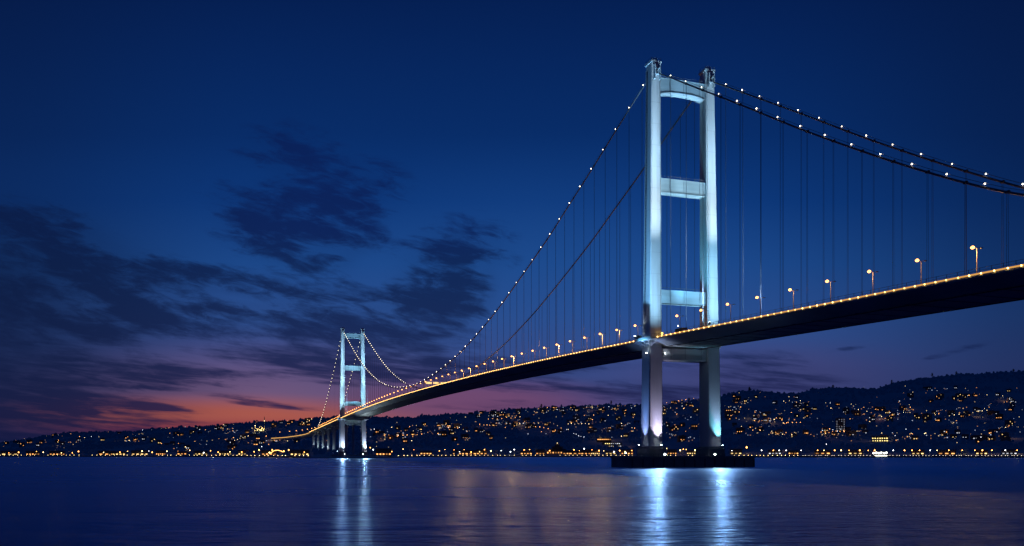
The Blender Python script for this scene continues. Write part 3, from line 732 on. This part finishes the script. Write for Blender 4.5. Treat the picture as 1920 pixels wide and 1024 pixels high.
# past the first few hundred houses the town goes on as a mass of small lights
def town():
    q = MB(); n = 0; streets = []
    for (cx, cyy, sx, sy, m) in CL:
        for _ in range(2):
            streets.append((cx + R.gauss(0, sx * .5), cyy + R.gauss(0, sy * .6), R.uniform(14, 46), R.uniform(-.22, .12)))
    while n < 850:
        if R.random() < .62:
            x0, y0, ln, sl_ = R.choice(streets); u_ = R.uniform(-.5, .5); px = x0 + ln * u_; py = y0 + ln * u_ * sl_ + R.gauss(0, .8)
        else:
            cx, cyy, sx, sy, m = R.choice(CL); px = cx + R.gauss(0, sx * .9); py = cyy + R.gauss(0, sy * 1.2)
        if hidden(px) or not -20 < px < 1935: continue
        rid = lerp_tab(RIDGE, px); py = min(max(py, rid + 4), 847)
        p = on_hill(px, py); rr = R.uniform(.35, .8) if R.random() < .85 else R.uniform(.8, 1.2)
        q.box((p[0], p[1] - 4, p[2] + R.uniform(4, 8)), (rr * 2, .3, rr * 1.4), 0, R.choices((0, 1, 2), (.42, .30, .28))[0]); n += 1
    o = q.build('town_lights', [glow('town_orange', (1, .42, .13), 1.1, False), glow('town_yellow', (1, .70, .34), 1.1, False), glow('town_white', (.72, .80, 1), .8, False)])
    tag(o, 'countless tiny lights of the town scattered over the dark hillsides', 'town lights', None, 'stuff')
town()
# quay walls with their rows of small lights
def shore_pt(px, off=0, z=0):
    Z = shore(px) + off; return Vector(((px - 960) / F * Z, Z, z))
for nm, x0, x1, n, mat in (('left shore', -160, 583, 90, G_PROM['golden']), ('middle shore', 745, 1500, 95, G_PROM['golden']), ('right shore', 1500, 2080, 95, glow('quay_light_glow', (1, .86, .62), 4))):
    th = thing('quay_wall', 'long low stone quay wall edging the %s, dotted with small lights' % nm, 'wall', shore_pt((x0 + x1) / 2))
    inv = shore_pt((x0 + x1) / 2); q = MB(); m = 60; rg = []
    for i in range(m + 1):
        p = shore_pt(x0 + (x1 - x0) * i / m) - inv; rg.append([(p.x, p.y - 4, -3), (p.x, p.y - 4, 2.3), (p.x, p.y + 5, 2.3), (p.x, p.y + 5, -3)])
    q.loft(rg); q.build('wall', STONE, th)
    me = bulb_mesh('quay_light', .36, mat, 6, 4)
    for i in range(n):
        px = x0 + (x1 - x0) * (i + .5) / n + R.uniform(-1.5, 1.5)
        if nm != 'right shore' and mnoise.noise(Vector((px / 30, 1, 1))) < -.22: continue
        p = shore_pt(px) - inv; link('quay_light', me, th, (p.x, p.y - 3.2, 3.3))
# promenade lamps
pl = {}
def prom(px, h, col, rr=1.0, off=14):
    key = (col, round(h), rr)
    if key not in pl:
        th = thing('promenade_lamp', 'x', 'street lamp', (0, 0, 0), 0, 'lamps along the waterfront promenade')
        q = MB(); q.tube([(0, 0, -1), (0, 0, h)], .16, 5); q.build('pole', POLE, th)
        q = MB(); q.ball((0, 0, h + .4), rr * .8, 8, 5); q.build('lamp_globe', G_PROM[col], th); pl[key] = th; o = th
    else: o = copy_tree(pl[key])
    Z = shore(px) + off; o.location = ((px - 960) / F * Z, Z, ground(px, Z))
    sec = sector(px); PEND2.setdefault((sec, col), []).append((px, o))
PEND2 = {}
for px in (1428, 1450, 1461, 1474, 1502, 1533, 1545, 1565, 1577, 1592, 1612, 1628, 1640, 1675, 1696, 1710, 1724, 1744, 1757, 1779, 1804, 1828, 1842, 1860, 1885, 1907):
    prom(px, 8, 'orange' if px in (1592, 1612, 1779, 1804, 1828, 1860, 1907, 1533, 1450) else R.choice(('golden', 'white', 'orange')), R.choice((.7, .9, 1.1)))
prom(1400, 13, 'orange', 1.5)
for px in (716, 734, 756, 776, 823, 835, 852, 861, 870, 883, 892, 899, 909, 921, 939, 957, 964, 983, 994, 1008, 1030, 1044, 1058, 1077, 1086, 1095, 1109, 1124, 1133, 1151, 1162, 1173, 1184, 1251, 1275, 1281, 1287, 1304, 1372, 1384, 694, 700):
    prom(px + R.uniform(-1, 1), R.choice((6, 8, 10)), R.choices(('orange', 'golden', 'white'), (.62, .25, .13))[0], R.choice((.6, .8, 1.0, 1.2)), R.choice((12, 20, 40)))
for i in range(44):
    px = i * 13.2 + R.uniform(-5, 5)
    if 155 < px < 175 or px > 575: continue
    prom(px, R.choice((5, 6, 8)), R.choices(('orange', 'golden', 'white'), (.45, .4, .15))[0], R.choice((.6, .8, 1.0, 1.2)), R.choice((12, 25, 45)))
for (sec, col), lst in PEND2.items():
    lst.sort(key=lambda q: q[0])
    for i, (px, o) in enumerate(lst):
        t_ = '%s globe lamp on the waterfront %s' % (col, sec); o['label'] = t_ if len(lst) == 1 else t_ + (', leftmost' if i == 0 else ', ' + ORD[i + 1] + ' from left')

# waterfront buildings
PEND3 = {}
def wbuild(px, w, h, col, nwin, off=30, floors=1):
    Z = shore(px) + off; x = (px - 960) / F * Z; z = ground(px, Z)
    th = thing('waterfront_building', 'x', 'building', (x, Z, z), math.atan2(-x, Z), 'low buildings along the waterfront')
    q = MB(); q.box((0, 0, h / 2 - 1), (w, 11, h + 2)); q.build('wall', R.choice(WALLM), th)
    q = MB(); q.loft([[(xx, -6, h), (xx, 6, h), (xx, 0, h + 2.2)] for xx in (-w / 2 - .4, w / 2 + .4)]); q.build('roof', ROOFM, th)
    for f in range(floors):
        for i in range(nwin):
            q = MB(); q.box(((i - (nwin - 1) / 2) * w / nwin, -5.55, 2.2 + f * 3.6), (w / nwin * .5, .1, 1.6)); q.build('window', WIN[col][0], th)
    PEND3.setdefault(sector(px), []).append((px, th, col))
for px in (20, 62, 105, 198, 225, 262, 300, 345, 375, 420, 455, 505, 560): wbuild(px + R.uniform(-4, 4), R.uniform(18, 34), R.uniform(5, 8), R.choice(('orange', 'yellow', 'yellow')), R.choice((3, 4, 5)), 32)
for px in (722, 800, 858, 880, 905, 985, 1012, 1062, 1078, 1098, 1118, 1142, 1175, 1262, 1296, 1380): wbuild(px + R.uniform(-3, 3), R.uniform(16, 26), R.uniform(5, 8), R.choice(('orange', 'orange', 'yellow')), R.choice((3, 4, 5)), 30)
for px in (1455, 1490, 1540, 1605, 1720, 1775, 1840, 1895): wbuild(px + R.uniform(-3, 3), R.uniform(16, 30), R.uniform(5, 7), R.choice(('orange', 'white', 'yellow')), R.choice((3, 4)), 30)
for sec, lst in PEND3.items():
    lst.sort(key=lambda q: q[0])
    for i, (px, o, col) in enumerate(lst):
        t_ = 'low waterfront building with %s windows %s' % (col, sec); o['label'] = t_ if len(lst) == 1 else t_ + (', leftmost' if i == 0 else ', ' + ORD[i + 1] + ' from left')

# landmarks
def at_hill(px, py):
    p = on_hill(px, py); return Vector(p), math.atan2(-p[0], p[1])
GOLDW = surf('floodlit_stone', (.45, .38, .28), .8, 0, .1, .4)
p, rz = at_hill(489, 810)
th = thing('mosque', 'golden floodlit mosque with dome and slim minarets on the left hill', 'mosque', p, rz)
q = MB(); q.box((0, 0, 4), (22, 16, 10)); q.box((0, 0, 10), (14, 12, 3)); q.build('prayer_hall', GOLDW, th)
q = MB(); q.ball((0, 0, 11.3), 6.2, 16, 6, 0, .85, 0); q.build('dome', GOLDW, th, True)
for x, h in ((-14, 22), (9, 40)):
    q = MB(); q.tube([(x, -5, -1), (x, -5, h * .62), (x, -5, h * .63), (x, -5, h * .66), (x, -5, h * .67), (x, -5, h * .9), (x, -5, h)], [1.2, 1.1, 1.8, 1.8, .9, .9, .1], 10); mn = q.build('minaret', GOLDW, th)
    q = MB(); q.ball((x, -6.8, h * .7), .9, 8, 5); q.build('balcony_lamp', HLAMP['yellow'], mn)
for x in (-8, -3, 2, 7):
    q = MB(); q.box((x, -8.05, 4), (2.4, .1, 4)); q.build('window', WIN['golden'][0], th)
for x in (-14, 4):
    l = bpy.data.lights.new('mosque_flood', 'POINT'); l.energy = 5000; l.color = (1, .72, .3); l.shadow_soft_size = .5
    o = bpy.data.objects.new('mosque_flood', l); C.objects.link(o); o.location = p + Vector((x, -14, 6))
# tiered palace at the water
Z = shore(1045) + 40; x = (1045 - 960) / F * Z; zg = ground(1045, Z); DK = surf('dark_facade', (.06, .06, .07), .7, 0, .2, .3)
th = thing('tiered_palace', 'dark tiered pavilion rising in steps with one lamp on its peak', 'palace', (x, Z, zg), math.atan2(-x, Z))
for i, (w, h0, h1) in enumerate(((44, -1, 7), (32, 7.02, 10), (20, 10.02, 14.5), (9, 14.52, 18))):
    q = MB(); q.box((0, 0, (h0 + h1) / 2), (w, w * .4, h1 - h0)); q.box((0, 0, h1 - .25), (w + 1.6, w * .4 + 1.6, .5)); q.build('tier', DK, th)
q = MB(); q.loft([[(xx * s_, yy * s_, z) for xx, yy in ((-5, -2.4), (5, -2.4), (5, 2.4), (-5, 2.4))] for z, s_ in ((18.01, 1), (20.5, .1))]); q.build('roof', ROOFM, th)
q = MB(); q.ball((0, 0, 21.2), .8, 8, 5); q.build('peak_lamp', HLAMP['yellow'], th)
for i in range(8):
    q = MB(); q.box((-18 + i * 5.1, -8.86, 3), (2.2, .1, 2.6)); q.build('window', WIN['orange'][0], th)
# terraced complex
p, rz = at_hill(1140, 841)
th = thing('terraced_hotel', 'stepped hotel with orange lights on its top floor and white lights below', 'hotel', p, rz)
for i, (xc, w, z0, z1, y) in enumerate(((14, 30, -2, 7, 0), (8, 40, 7.02, 12, 6), (-8, 30, 12.02, 21, 12))):
    q = MB(); q.box((xc, y, (z0 + z1) / 2), (w, 12, z1 - z0)); q.build('terrace', WALLM[i], th)
for i in range(7): q = MB(); q.box((-20 + i * 4, 5.9, 18), (2.6, .1, 1.6)); q.build('window', WIN['orange'][0], th)
for i in range(8): q = MB(); q.box((-5 + i * 4, -.1, 9.4), (2.2, .1, 1.3)); q.build('window', WIN['golden' if i < 3 else 'white'][0], th)
for i in range(6): q = MB(); q.box((3 + i * 4.4, -6.1, 4), (2.6, .1, 1.4)); q.build('window', WIN['white' if i % 2 else 'yellow'][0], th)
q = MB(); q.tube([(-18, 12, 21), (-18, 12, 26)], .2, 5); q.build('flagpole', POLE, th)
# bright colonnaded hall
p, rz = at_hill(1650, 829)
th = thing('colonnaded_hall', 'bright yellow lit two-storey hall with columns on the right hillside', 'hall', p, rz)
q = MB(); q.box((0, 0, 4), (30, 10, 11)); q.build('wall', GOLDW, th)
q = MB(); q.loft([[(xx, -6.5, 9.6), (xx, 6.5, 9.6), (xx, 0, 12)] for xx in (-16, 16)]); q.build('roof', ROOFM, th)
for f in (0, 1):
    for i in range(7):
        q = MB(); q.box((-12.6 + i * 4.2 + R.uniform(-.3, .3), -5.06, 2.3 + f * 4.8), (R.uniform(1.2, 2.6), .1, R.uniform(1.2, 2.3))); q.build('window', WIN['golden'][0], th)
for i in range(8): q = MB(); q.tube([(-14.7 + i * 4.2, -6.0, -1), (-14.7 + i * 4.2, -6.0, 9.6)], .3, 8); q.build('column', GOLDW, th)
# apartment tower
p, rz = at_hill(1576, 812)
th = thing('apartment_tower', 'dark narrow apartment tower with small scattered pale windows', 'apartment block', p, rz)
q = MB(); q.box((0, 0, 14), (20, 12, 32)); q.build('wall', DK, th); q = MB(); q.box((0, 0, 30.6), (8, 6, 1.8)); q.build('roof', DK, th)
for f in range(7):
    for i in range(4):
        if R.random() < .7: q = MB(); q.box((-7.2 + i * 4.8, -6.06, 5 + f * 3.7), (1.4, .1, 1.2)); q.build('window', APT, th)
# white-lit waterfront terminal and the ferry before it
Z = shore(1652) + 22; x = (1650 - 960) / F * Z
th = thing('ferry_terminal', 'low white-lit ferry terminal at the water below the bright hall', 'terminal', (x, Z, ground(1650, Z)), math.atan2(-x, Z))
q = MB(); q.box((0, 0, 2.5), (24, 10, 7)); q.build('wall', WALLM[0], th); q = MB(); q.box((0, -1, 6.3), (26, 13, .5)); q.build('roof', WHITE, th)
BW = glow('terminal_glow', (.95, .98, .9), 7)
for i in range(6): q = MB(); q.box((-9.5 + i * 3.8, -5.06, 3.4 + (i % 2) * .6), (2.2, .1, 2.4)); q.build('window', BW, th)
Z = shore(1652) - 34; x = (1652 - 960) / F * Z
th = thing('ferry', 'small ferry with a bright white light band lying off the right shore', 'ferry', (x, Z, 0), math.atan2(-x, Z))
q = MB(); hull = []
for i in range(9):
    s_ = i / 8 * 2 - 1; w = 3.4 * (1 - abs(s_) ** 3) + .3; hull.append([(s_ * 14, -w, 1.9 + abs(s_) ** 3 * .7), (s_ * 13.4, -w * .6, -.6), (s_ * 13.4, w * .6, -.6), (s_ * 14, w, 1.9 + abs(s_) ** 3 * .7)])
q.loft(hull); q.build('hull', STEEL_K, th)
q = MB(); q.box((0, 0, 3.1), (18, 4.8, 2.3)); q.box((-1, 0, 5.1), (8, 3.6, 1.6)); q.build('cabin', WHITE, th)
q = MB(); q.box((0, -2.44, 3.2), (16.5, .06, 1.0)); q.build('light_band', glow('ferry_glow', (1, .97, .78), 8), th)
q = MB(); q.tube([(-1, 0, 5.9), (-1, 0, 9.5)], .12, 5); q.build('mast', POLE, th); q = MB(); q.tube([(3.4, 0, 5.2), (3.4, 0, 7.8)], .6, 8); q.build('funnel', REDP, th)
# arched pavilion on the left shore
Z = shore(520) + 24; x = (520 - 960) / F * Z
th = thing('arched_pavilion', 'waterfront pavilion with a glowing arched roof edge left of the viaduct', 'pavilion', (x, Z, ground(520, Z)), math.atan2(-x, Z))
q = MB(); rr = []
for i in range(11):
    an = math.pi * (.1 + .8 * i / 10); rr.append((-11 * math.cos(an), 8.5 * math.sin(an)))
q.loft([[(a, -4, z), (a, 4, z), (a, 4, z + .5), (a, -4, z + .5)] for a, z in rr]); q.build('roof', WALLM[1], th)
q = MB(); q.tube([(a, -4.3, z + .3) for a, z in rr], .35, 6); q.build('edge_lights', HLAMP['orange'], th)
for a in (-10, 10): q = MB(); q.box((a, 0, 1.2), (.8, 7, 4)); q.build('pillar', WALLM[0], th)
# the street lamps' pools of light in the brighter quarters
def pool(px, py, e, col, up=9):
    p = on_hill(px, py); l = bpy.data.lights.new('street_light_pool', 'POINT'); l.energy = e; l.color = col; l.shadow_soft_size = .6
    o = bpy.data.objects.new('street_light_pool', l); C.objects.link(o); o.location = (p[0], p[1] - 3, p[2] + up)
for (px, py, e) in ((842, 806, 5e3), (955, 786, 3e3), (975, 798, 4e3), (1120, 808, 6e3), (1135, 826, 8e3), (1165, 838, 6e3), (1110, 770, 2e3), (1265, 757, 2e3), (1275, 780, 2e3), (720, 826, 4e3), (760, 822, 2e3),
                    (1444, 794, 3e3), (1405, 785, 2e3), (1650, 786, 5e3), (1650, 826, 9e3), (1695, 768, 3e3), (1590, 817, 3e3), (1550, 819, 2.5e3), (1830, 782, 3e3), (1880, 752, 2e3), (1900, 822, 2e3), (1470, 818, 2e3),
                    (450, 828, 3e3), (490, 806, 5e3), (505, 826, 3e3), (400, 800, 2e3), (540, 824, 5e3), (560, 822, 4e3), (230, 830, 1.5e3), (110, 838, 2e3), (330, 815, 1.5e3), (1035, 808, 2e3), (900, 804, 2e3)):
    pool(px, py, e * 1.6, (1, R.uniform(.45, .62), R.uniform(.16, .3)))
for px in (30, 100, 130, 220, 260, 300, 345, 400, 440, 480, 520, 560, 716, 776, 860, 895, 935, 985, 1030, 1060, 1085, 1110, 1160, 1275, 1400, 1460, 1533, 1592, 1612, 1652, 1724, 1804, 1860, 1907):
    pool(px, 851, R.uniform(1.5e3, 4e3), (1, R.uniform(.42, .66), R.uniform(.14, .35)), 8)
# lone trees standing out on the right-hand ridge
TR = surf('ridge_tree_leaves', (.03, .045, .03), .95, 0, .5, .3); BK = surf('bark', (.06, .045, .03), .9, 0, .3, 1)
for i, (px, hgt) in enumerate(((1748, 17), (1793, 15), (1672, 16), (1900, 13), (1562, 12), (1292, 14), (1146, 15), (1015, 13), (690, 12), (1405, 14))):
    Z = lerp_tab(CREST, px) - 15; x = (px - 960) / F * Z
    th = thing('ridge_tree', 'tall tree silhouetted on the ridge, %s of these trees from the left' % 'x', 'tree', (x, Z, ground(px, Z) - 1), 0, 'taller trees on the ridge line')
    q = MB(); q.tube([(0, 0, 0), (.3, 0, hgt * .4), (0, .2, hgt * .85)], [.5, .35, .12], 6)
    for b in range(5):
        an = b * 1.9; q.tube([(0, 0, hgt * (.35 + .08 * b)), (math.cos(an) * 3, math.sin(an) * 3, hgt * (.5 + .08 * b))], [.18, .05], 4)
    q.build('trunk', BK, th)
    q = MB()
    for b in range(420):
        u1 = R.random(); an = R.uniform(0, 6.283); zz = hgt * (.38 + .66 * u1); wr = (3.6 * math.sin(math.pi * (u1 * .85 + .12)) + .5) * (.75 + .4 * math.sin(an * 3 + i)) * math.sqrt(R.random())
        c = Vector((wr * math.cos(an), wr * math.sin(an), zz)); a = Vector((R.uniform(-1, 1), R.uniform(-1, 1), R.uniform(-1, 1))).normalized() * .6; bb = a.cross(Vector((R.uniform(-1, 1), R.uniform(-1, 1), 1))).normalized() * .5
        q.add([c - a, c + bb, c + a, c - bb], [(0, 1, 2, 3)])
    q.build('crown', TR, th)
    th['px'] = px
trs = sorted([o for o in C.objects if o.name.startswith('ridge_tree')], key=lambda o: o['px'])
for i, o in enumerate(trs): o['label'] = 'tall tree silhouetted on the ridge %s%s' % (sector(o['px']), ''); del o['px']

# ------------------------------------------------------------------ sky
def sky():
    w = bpy.data.worlds.new('World'); sc.world = w; w.use_nodes = True; nt = w.node_tree; nt.nodes.clear(); L = nt.links.new; N = nt.nodes.new
    def put(s_, v):
        if isinstance(v, (int, float)): s_.default_value = v
        elif isinstance(v, (tuple, list)): s_.default_value = v
        else: L(v, s_)
    def ma(op, a, b=None, c=None, cl=False):
        x = N('ShaderNodeMath'); x.operation = op; x.use_clamp = cl
        for i, q in enumerate((a, b, c)):
            if q is not None: put(x.inputs[i], q)
        return x.outputs[0]
    def mr(a, f0, f1, t0=0, t1=1, sm=True):
        x = N('ShaderNodeMapRange'); x.interpolation_type = 'SMOOTHSTEP' if sm else 'LINEAR'; put(x.inputs[0], a)
        for i, q in enumerate((f0, f1, t0, t1)): x.inputs[i + 1].default_value = q
        return x.outputs[0]
    def mix(f, a, b, bt='MIX'):
        x = N('ShaderNodeMix'); x.data_type = 'RGBA'; x.blend_type = bt; put(x.inputs[0], f); put(x.inputs[6], a); put(x.inputs[7], b); return x.outputs[2]
    tc = N('ShaderNodeTexCoord'); sp = N('ShaderNodeSeparateXYZ'); L(tc.outputs['Generated'], sp.inputs[0])
    x, y, z = sp.outputs
    yy = ma('MAXIMUM', y, .22); zz = ma('MAXIMUM', z, 0)
    U = ma('MULTIPLY_ADD', ma('DIVIDE', x, yy), F, 960)          # azimuth and height as tangents, in the photo's units
    V = ma('MULTIPLY_ADD', ma('DIVIDE', zz, yy), -F, YH)
    cb = N('ShaderNodeCombineXYZ'); L(U, cb.inputs[0]); L(V, cb.inputs[1]); P = cb.outputs[0]
    def blob(cx, cy_, rx, ry, rot=0):
        m = N('ShaderNodeMapping'); m.vector_type = 'TEXTURE'; m.inputs['Location'].default_value = (cx, cy_, 0); m.inputs['Rotation'].default_value = (0, 0, rad(rot)); m.inputs['Scale'].default_value = (rx, ry, 1); L(P, m.inputs[0])
        g_ = N('ShaderNodeTexGradient'); g_.gradient_type = 'SPHERICAL'; L(m.outputs[0], g_.inputs[0]); return g_.outputs['Fac']
    def blobs(lst):
        acc = None
        for b in lst:
            s_ = b[5]; g_ = blob(*b[:5]); acc = ma('MULTIPLY', g_, s_) if acc is None else ma('MULTIPLY_ADD', g_, s_, acc)
        return acc
    def ramp(fac, stops):
        r_ = N('ShaderNodeValToRGB'); r_.color_ramp.interpolation = 'EASE' if False else 'LINEAR'; e = r_.color_ramp.elements
        while len(e) > 1: e.remove(e[-1])
        e[0].position = stops[0][0]; e[0].color = s2l(*stops[0][1])
        for p_, c_ in stops[1:]: n_ = e.new(p_); n_.color = s2l(*c_)
        put(r_.inputs[0], fac); return r_.outputs[0]
    vf = ma('DIVIDE', V, 900, cl=True)
    base = ramp(vf, [(0, (2, 30, 82)), (.12, (3, 36, 92)), (.28, (4, 43, 103)), (.42, (8, 54, 120)), (.55, (24, 70, 136)), (.66, (40, 76, 140)), (.76, (54, 74, 134)), (.84, (56, 66, 120)), (.93, (44, 48, 98)), (1, (30, 36, 84))])
    # sunset colours low on the left
    sun = mr(blob(450, 772, 640, 170, 0), 0, 1, 0, 1); sun2 = mr(blob(420, 784, 600, 54, 1), 0, .8, 0, 1)
    c = mix(ma('MULTIPLY', sun, 1.0, cl=True), base, s2l(112, 86, 122))
    c = mix(ma('MULTIPLY', sun2, .9, cl=True), c, s2l(170, 86, 70))
    c = mix(ma('MULTIPLY', mr(blob(430, 812, 520, 34, 0), 0, .8), .7), c, s2l(128, 42, 68))
    c = mix(ma('MULTIPLY', mr(blob(900, 752, 340, 60, 0), 0, .8), .75), c, s2l(118, 70, 104))
    c = mix(ma('MULTIPLY', mr(blob(1420, 700, 420, 80, 0), 0, .8), .5), c, s2l(66, 62, 112))
    c = mix(ma('MULTIPLY', mr(blob(1050, 520, 520, 300, 0), 0, 1), .28), c, s2l(30, 80, 150))
    # darker towards the far left and right and up high
    dk = ma('MAXIMUM', ma('MULTIPLY', mr(U, 520, -60, 0, .85), mr(V, 300, 560, .55, 1)), mr(U, 1350, 2000, 0, .66)); c = mix(dk, c, s2l(3, 22, 62))
    # clouds
    ny_ = ma('MULTIPLY', ma('POWER', ma('MAXIMUM', ma('SUBTRACT', 905, V), 8), .74), 5.6)
    nx_ = ma('MULTIPLY_ADD', U, .55, 0)
    cv = N('ShaderNodeCombineXYZ'); L(ma('MULTIPLY_ADD', V, .5, ma('MULTIPLY', U, 1.0)), cv.inputs[0]); L(ma('MULTIPLY_ADD', U, .22, ma('MULTIPLY', V, 1.0)), cv.inputs[1])
    def tex(scx, scy, det, dist, rot, off, rough=.6):
        m = N('ShaderNodeMapping'); m.vector_type = 'TEXTURE'; m.inputs['Location'].default_value = (off, off * .7, 0); m.inputs['Rotation'].default_value = (0, 0, rad(rot)); m.inputs['Scale'].default_value = (scx, scy, 1); L(P, m.inputs[0])
        t_ = N('ShaderNodeTexNoise'); t_.inputs['Scale'].default_value = 1; t_.inputs['Detail'].default_value = det; t_.inputs['Roughness'].default_value = rough; t_.inputs['Distortion'].default_value = dist; L(m.outputs[0], t_.inputs[0]); return t_.outputs['Fac']
    hi = ma('ADD', ma('MULTIPLY', tex(170, 46, 6, .4, 16, 300, .58), .60), ma('MULTIPLY', tex(60, 17, 6, .6, 10, 77, .65), .40)); lo = ma('ADD', ma('MULTIPLY', tex(300, 30, 5, .3, 5, 900, .55), .6), ma('MULTIPLY', tex(90, 11, 5, .4, 6, 55, .6), .4))
    lowf = mr(V, 560, 730)
    nn = ma('ADD', ma('MULTIPLY', hi, ma('SUBTRACT', 1, lowf)), ma('MULTIPLY', lo, lowf))
    HIGH = [(40, 420, 210, 70, 10, .8), (170, 490, 300, 80, 14, .9), (60, 560, 300, 110, 10, 1.0), (330, 515, 170, 34, 8, .7), (230, 600, 300, 60, 12, .9), (60, 690, 330, 90, 4, 1.1),
            (560, 420, 200, 84, 14, 1.15), (650, 370, 150, 90, -10, .95), (570, 310, 170, 90, 20, .85), (530, 470, 180, 50, 18, .95), (650, 450, 100, 50, -20, .6), (420, 370, 90, 50, 30, .3),
            (540, 560, 230, 44, 14, .8), (470, 530, 140, 34, 12, .7), (640, 548, 100, 24, 5, .7),
            (850, 490, 150, 100, -18, 1.15), (800, 570, 150, 70, -8, 1.1), (870, 560, 80, 80, 0, .8), (760, 640, 190, 52, 0, .9),
            (560, 625, 330, 52, 8, 1.2), (420, 590, 160, 36, 10, .7), (690, 600, 120, 30, 0, .5)]
    LOW = [(300, 792, 330, 8, 2, .9), (520, 760, 150, 8, 5, .8), (200, 758, 240, 9, 3, .8), (1420, 705, 240, 12, 2, .8), (1080, 690, 200, 12, -2, .7), (60, 775, 330, 60, 2, 1.2), (600, 680, 230, 40, 6, 1.1), (330, 700, 260, 26, 5, .9), (250, 722, 280, 20, 4, .9), (110, 745, 300, 16, 3, .7), (450, 748, 110, 11, 8, .8), (660, 690, 160, 40, 2, .9), (170, 822, 420, 30, 2, 1.5), (520, 800, 260, 12, 1, .8), (300, 768, 120, 6, 4, .6),
           (880, 690, 260, 34, 0, .7), (780, 700, 160, 40, 0, .7), (1110, 730, 260, 26, 1, .9), (1420, 690, 200, 26, 2, .85), (1450, 720, 210, 26, 0, .8), (1270, 742, 200, 26, 0, .8), (1805, 655, 90, 9, -14, .9), (1590, 654, 60, 6, -8, .5), (1430, 665, 120, 14, 0, .5), (960, 760, 200, 14, 0, .6), (1020, 700, 180, 20, -2, .55)]
    dens = ma('ADD', blobs(HIGH), blobs(LOW))
    k_ = ma('ADD', ma('MULTIPLY', ma('MINIMUM', dens, .95), 1.0), ma('MULTIPLY', ma('SUBTRACT', nn, .5), 5.8))
    cl = ma('MULTIPLY', mr(k_, .02, 1.25, 0, .92), mr(dens, .02, .25))
    veil = ma('MULTIPLY', mr(ma('ADD', ma('MULTIPLY', ma('MINIMUM', dens, .6), 1.0), ma('SUBTRACT', hi, .5)), 0, .8), .2)
    cl = ma('MAXIMUM', cl, veil)
    ccol = ramp(vf, [(0, (2, 22, 70)), (.3, (5, 30, 86)), (.48, (6, 30, 84)), (.56, (8, 33, 80)), (.62, (11, 34, 80)), (.74, (17, 34, 80)), (.84, (25, 30, 76)), (.9, (26, 25, 66)), (.95, (16, 20, 60)), (1, (10, 16, 54))])
    ccol = mix(mr(U, 620, 60, 0, .8), ccol, s2l(4, 24, 64))
    c = mix(cl, c, ccol)
    # behind the viewer the dome is plain deep blue
    bg = N('ShaderNodeBackground'); L(c, bg.inputs[0]); bg.inputs[1].default_value = 1.0
    st = N('ShaderNodeTexSky'); st.sky_type = 'NISHITA'; st.sun_disc = False; st.sun_elevation = rad(-1.5); st.sun_rotation = rad(-17.5)
    b2 = N('ShaderNodeBackground'); L(st.outputs[0], b2.inputs[0]); b2.inputs[1].default_value = .004
    ad = N('ShaderNodeAddShader'); L(bg.outputs[0], ad.inputs[0]); L(b2.outputs[0], ad.inputs[1])
    o = N('ShaderNodeOutputWorld'); L(ad.outputs[0], o.inputs[0])
    w.cycles.sampling_method = 'MANUAL'; w.cycles.sample_map_resolution = 512
sky()
sl = bpy.data.lights.new('sun', 'SUN'); sl.energy = .002; sl.angle = rad(60); sl.color = (1, .45, .3)
so = bpy.data.objects.new('sun', sl); C.objects.link(so); d = Vector((-math.sin(rad(17.5)), math.cos(rad(17.5)), math.tan(rad(1.5)))); so.rotation_euler = (-d).to_track_quat('-Z', 'Y').to_euler()
print('objects', len(C.objects))
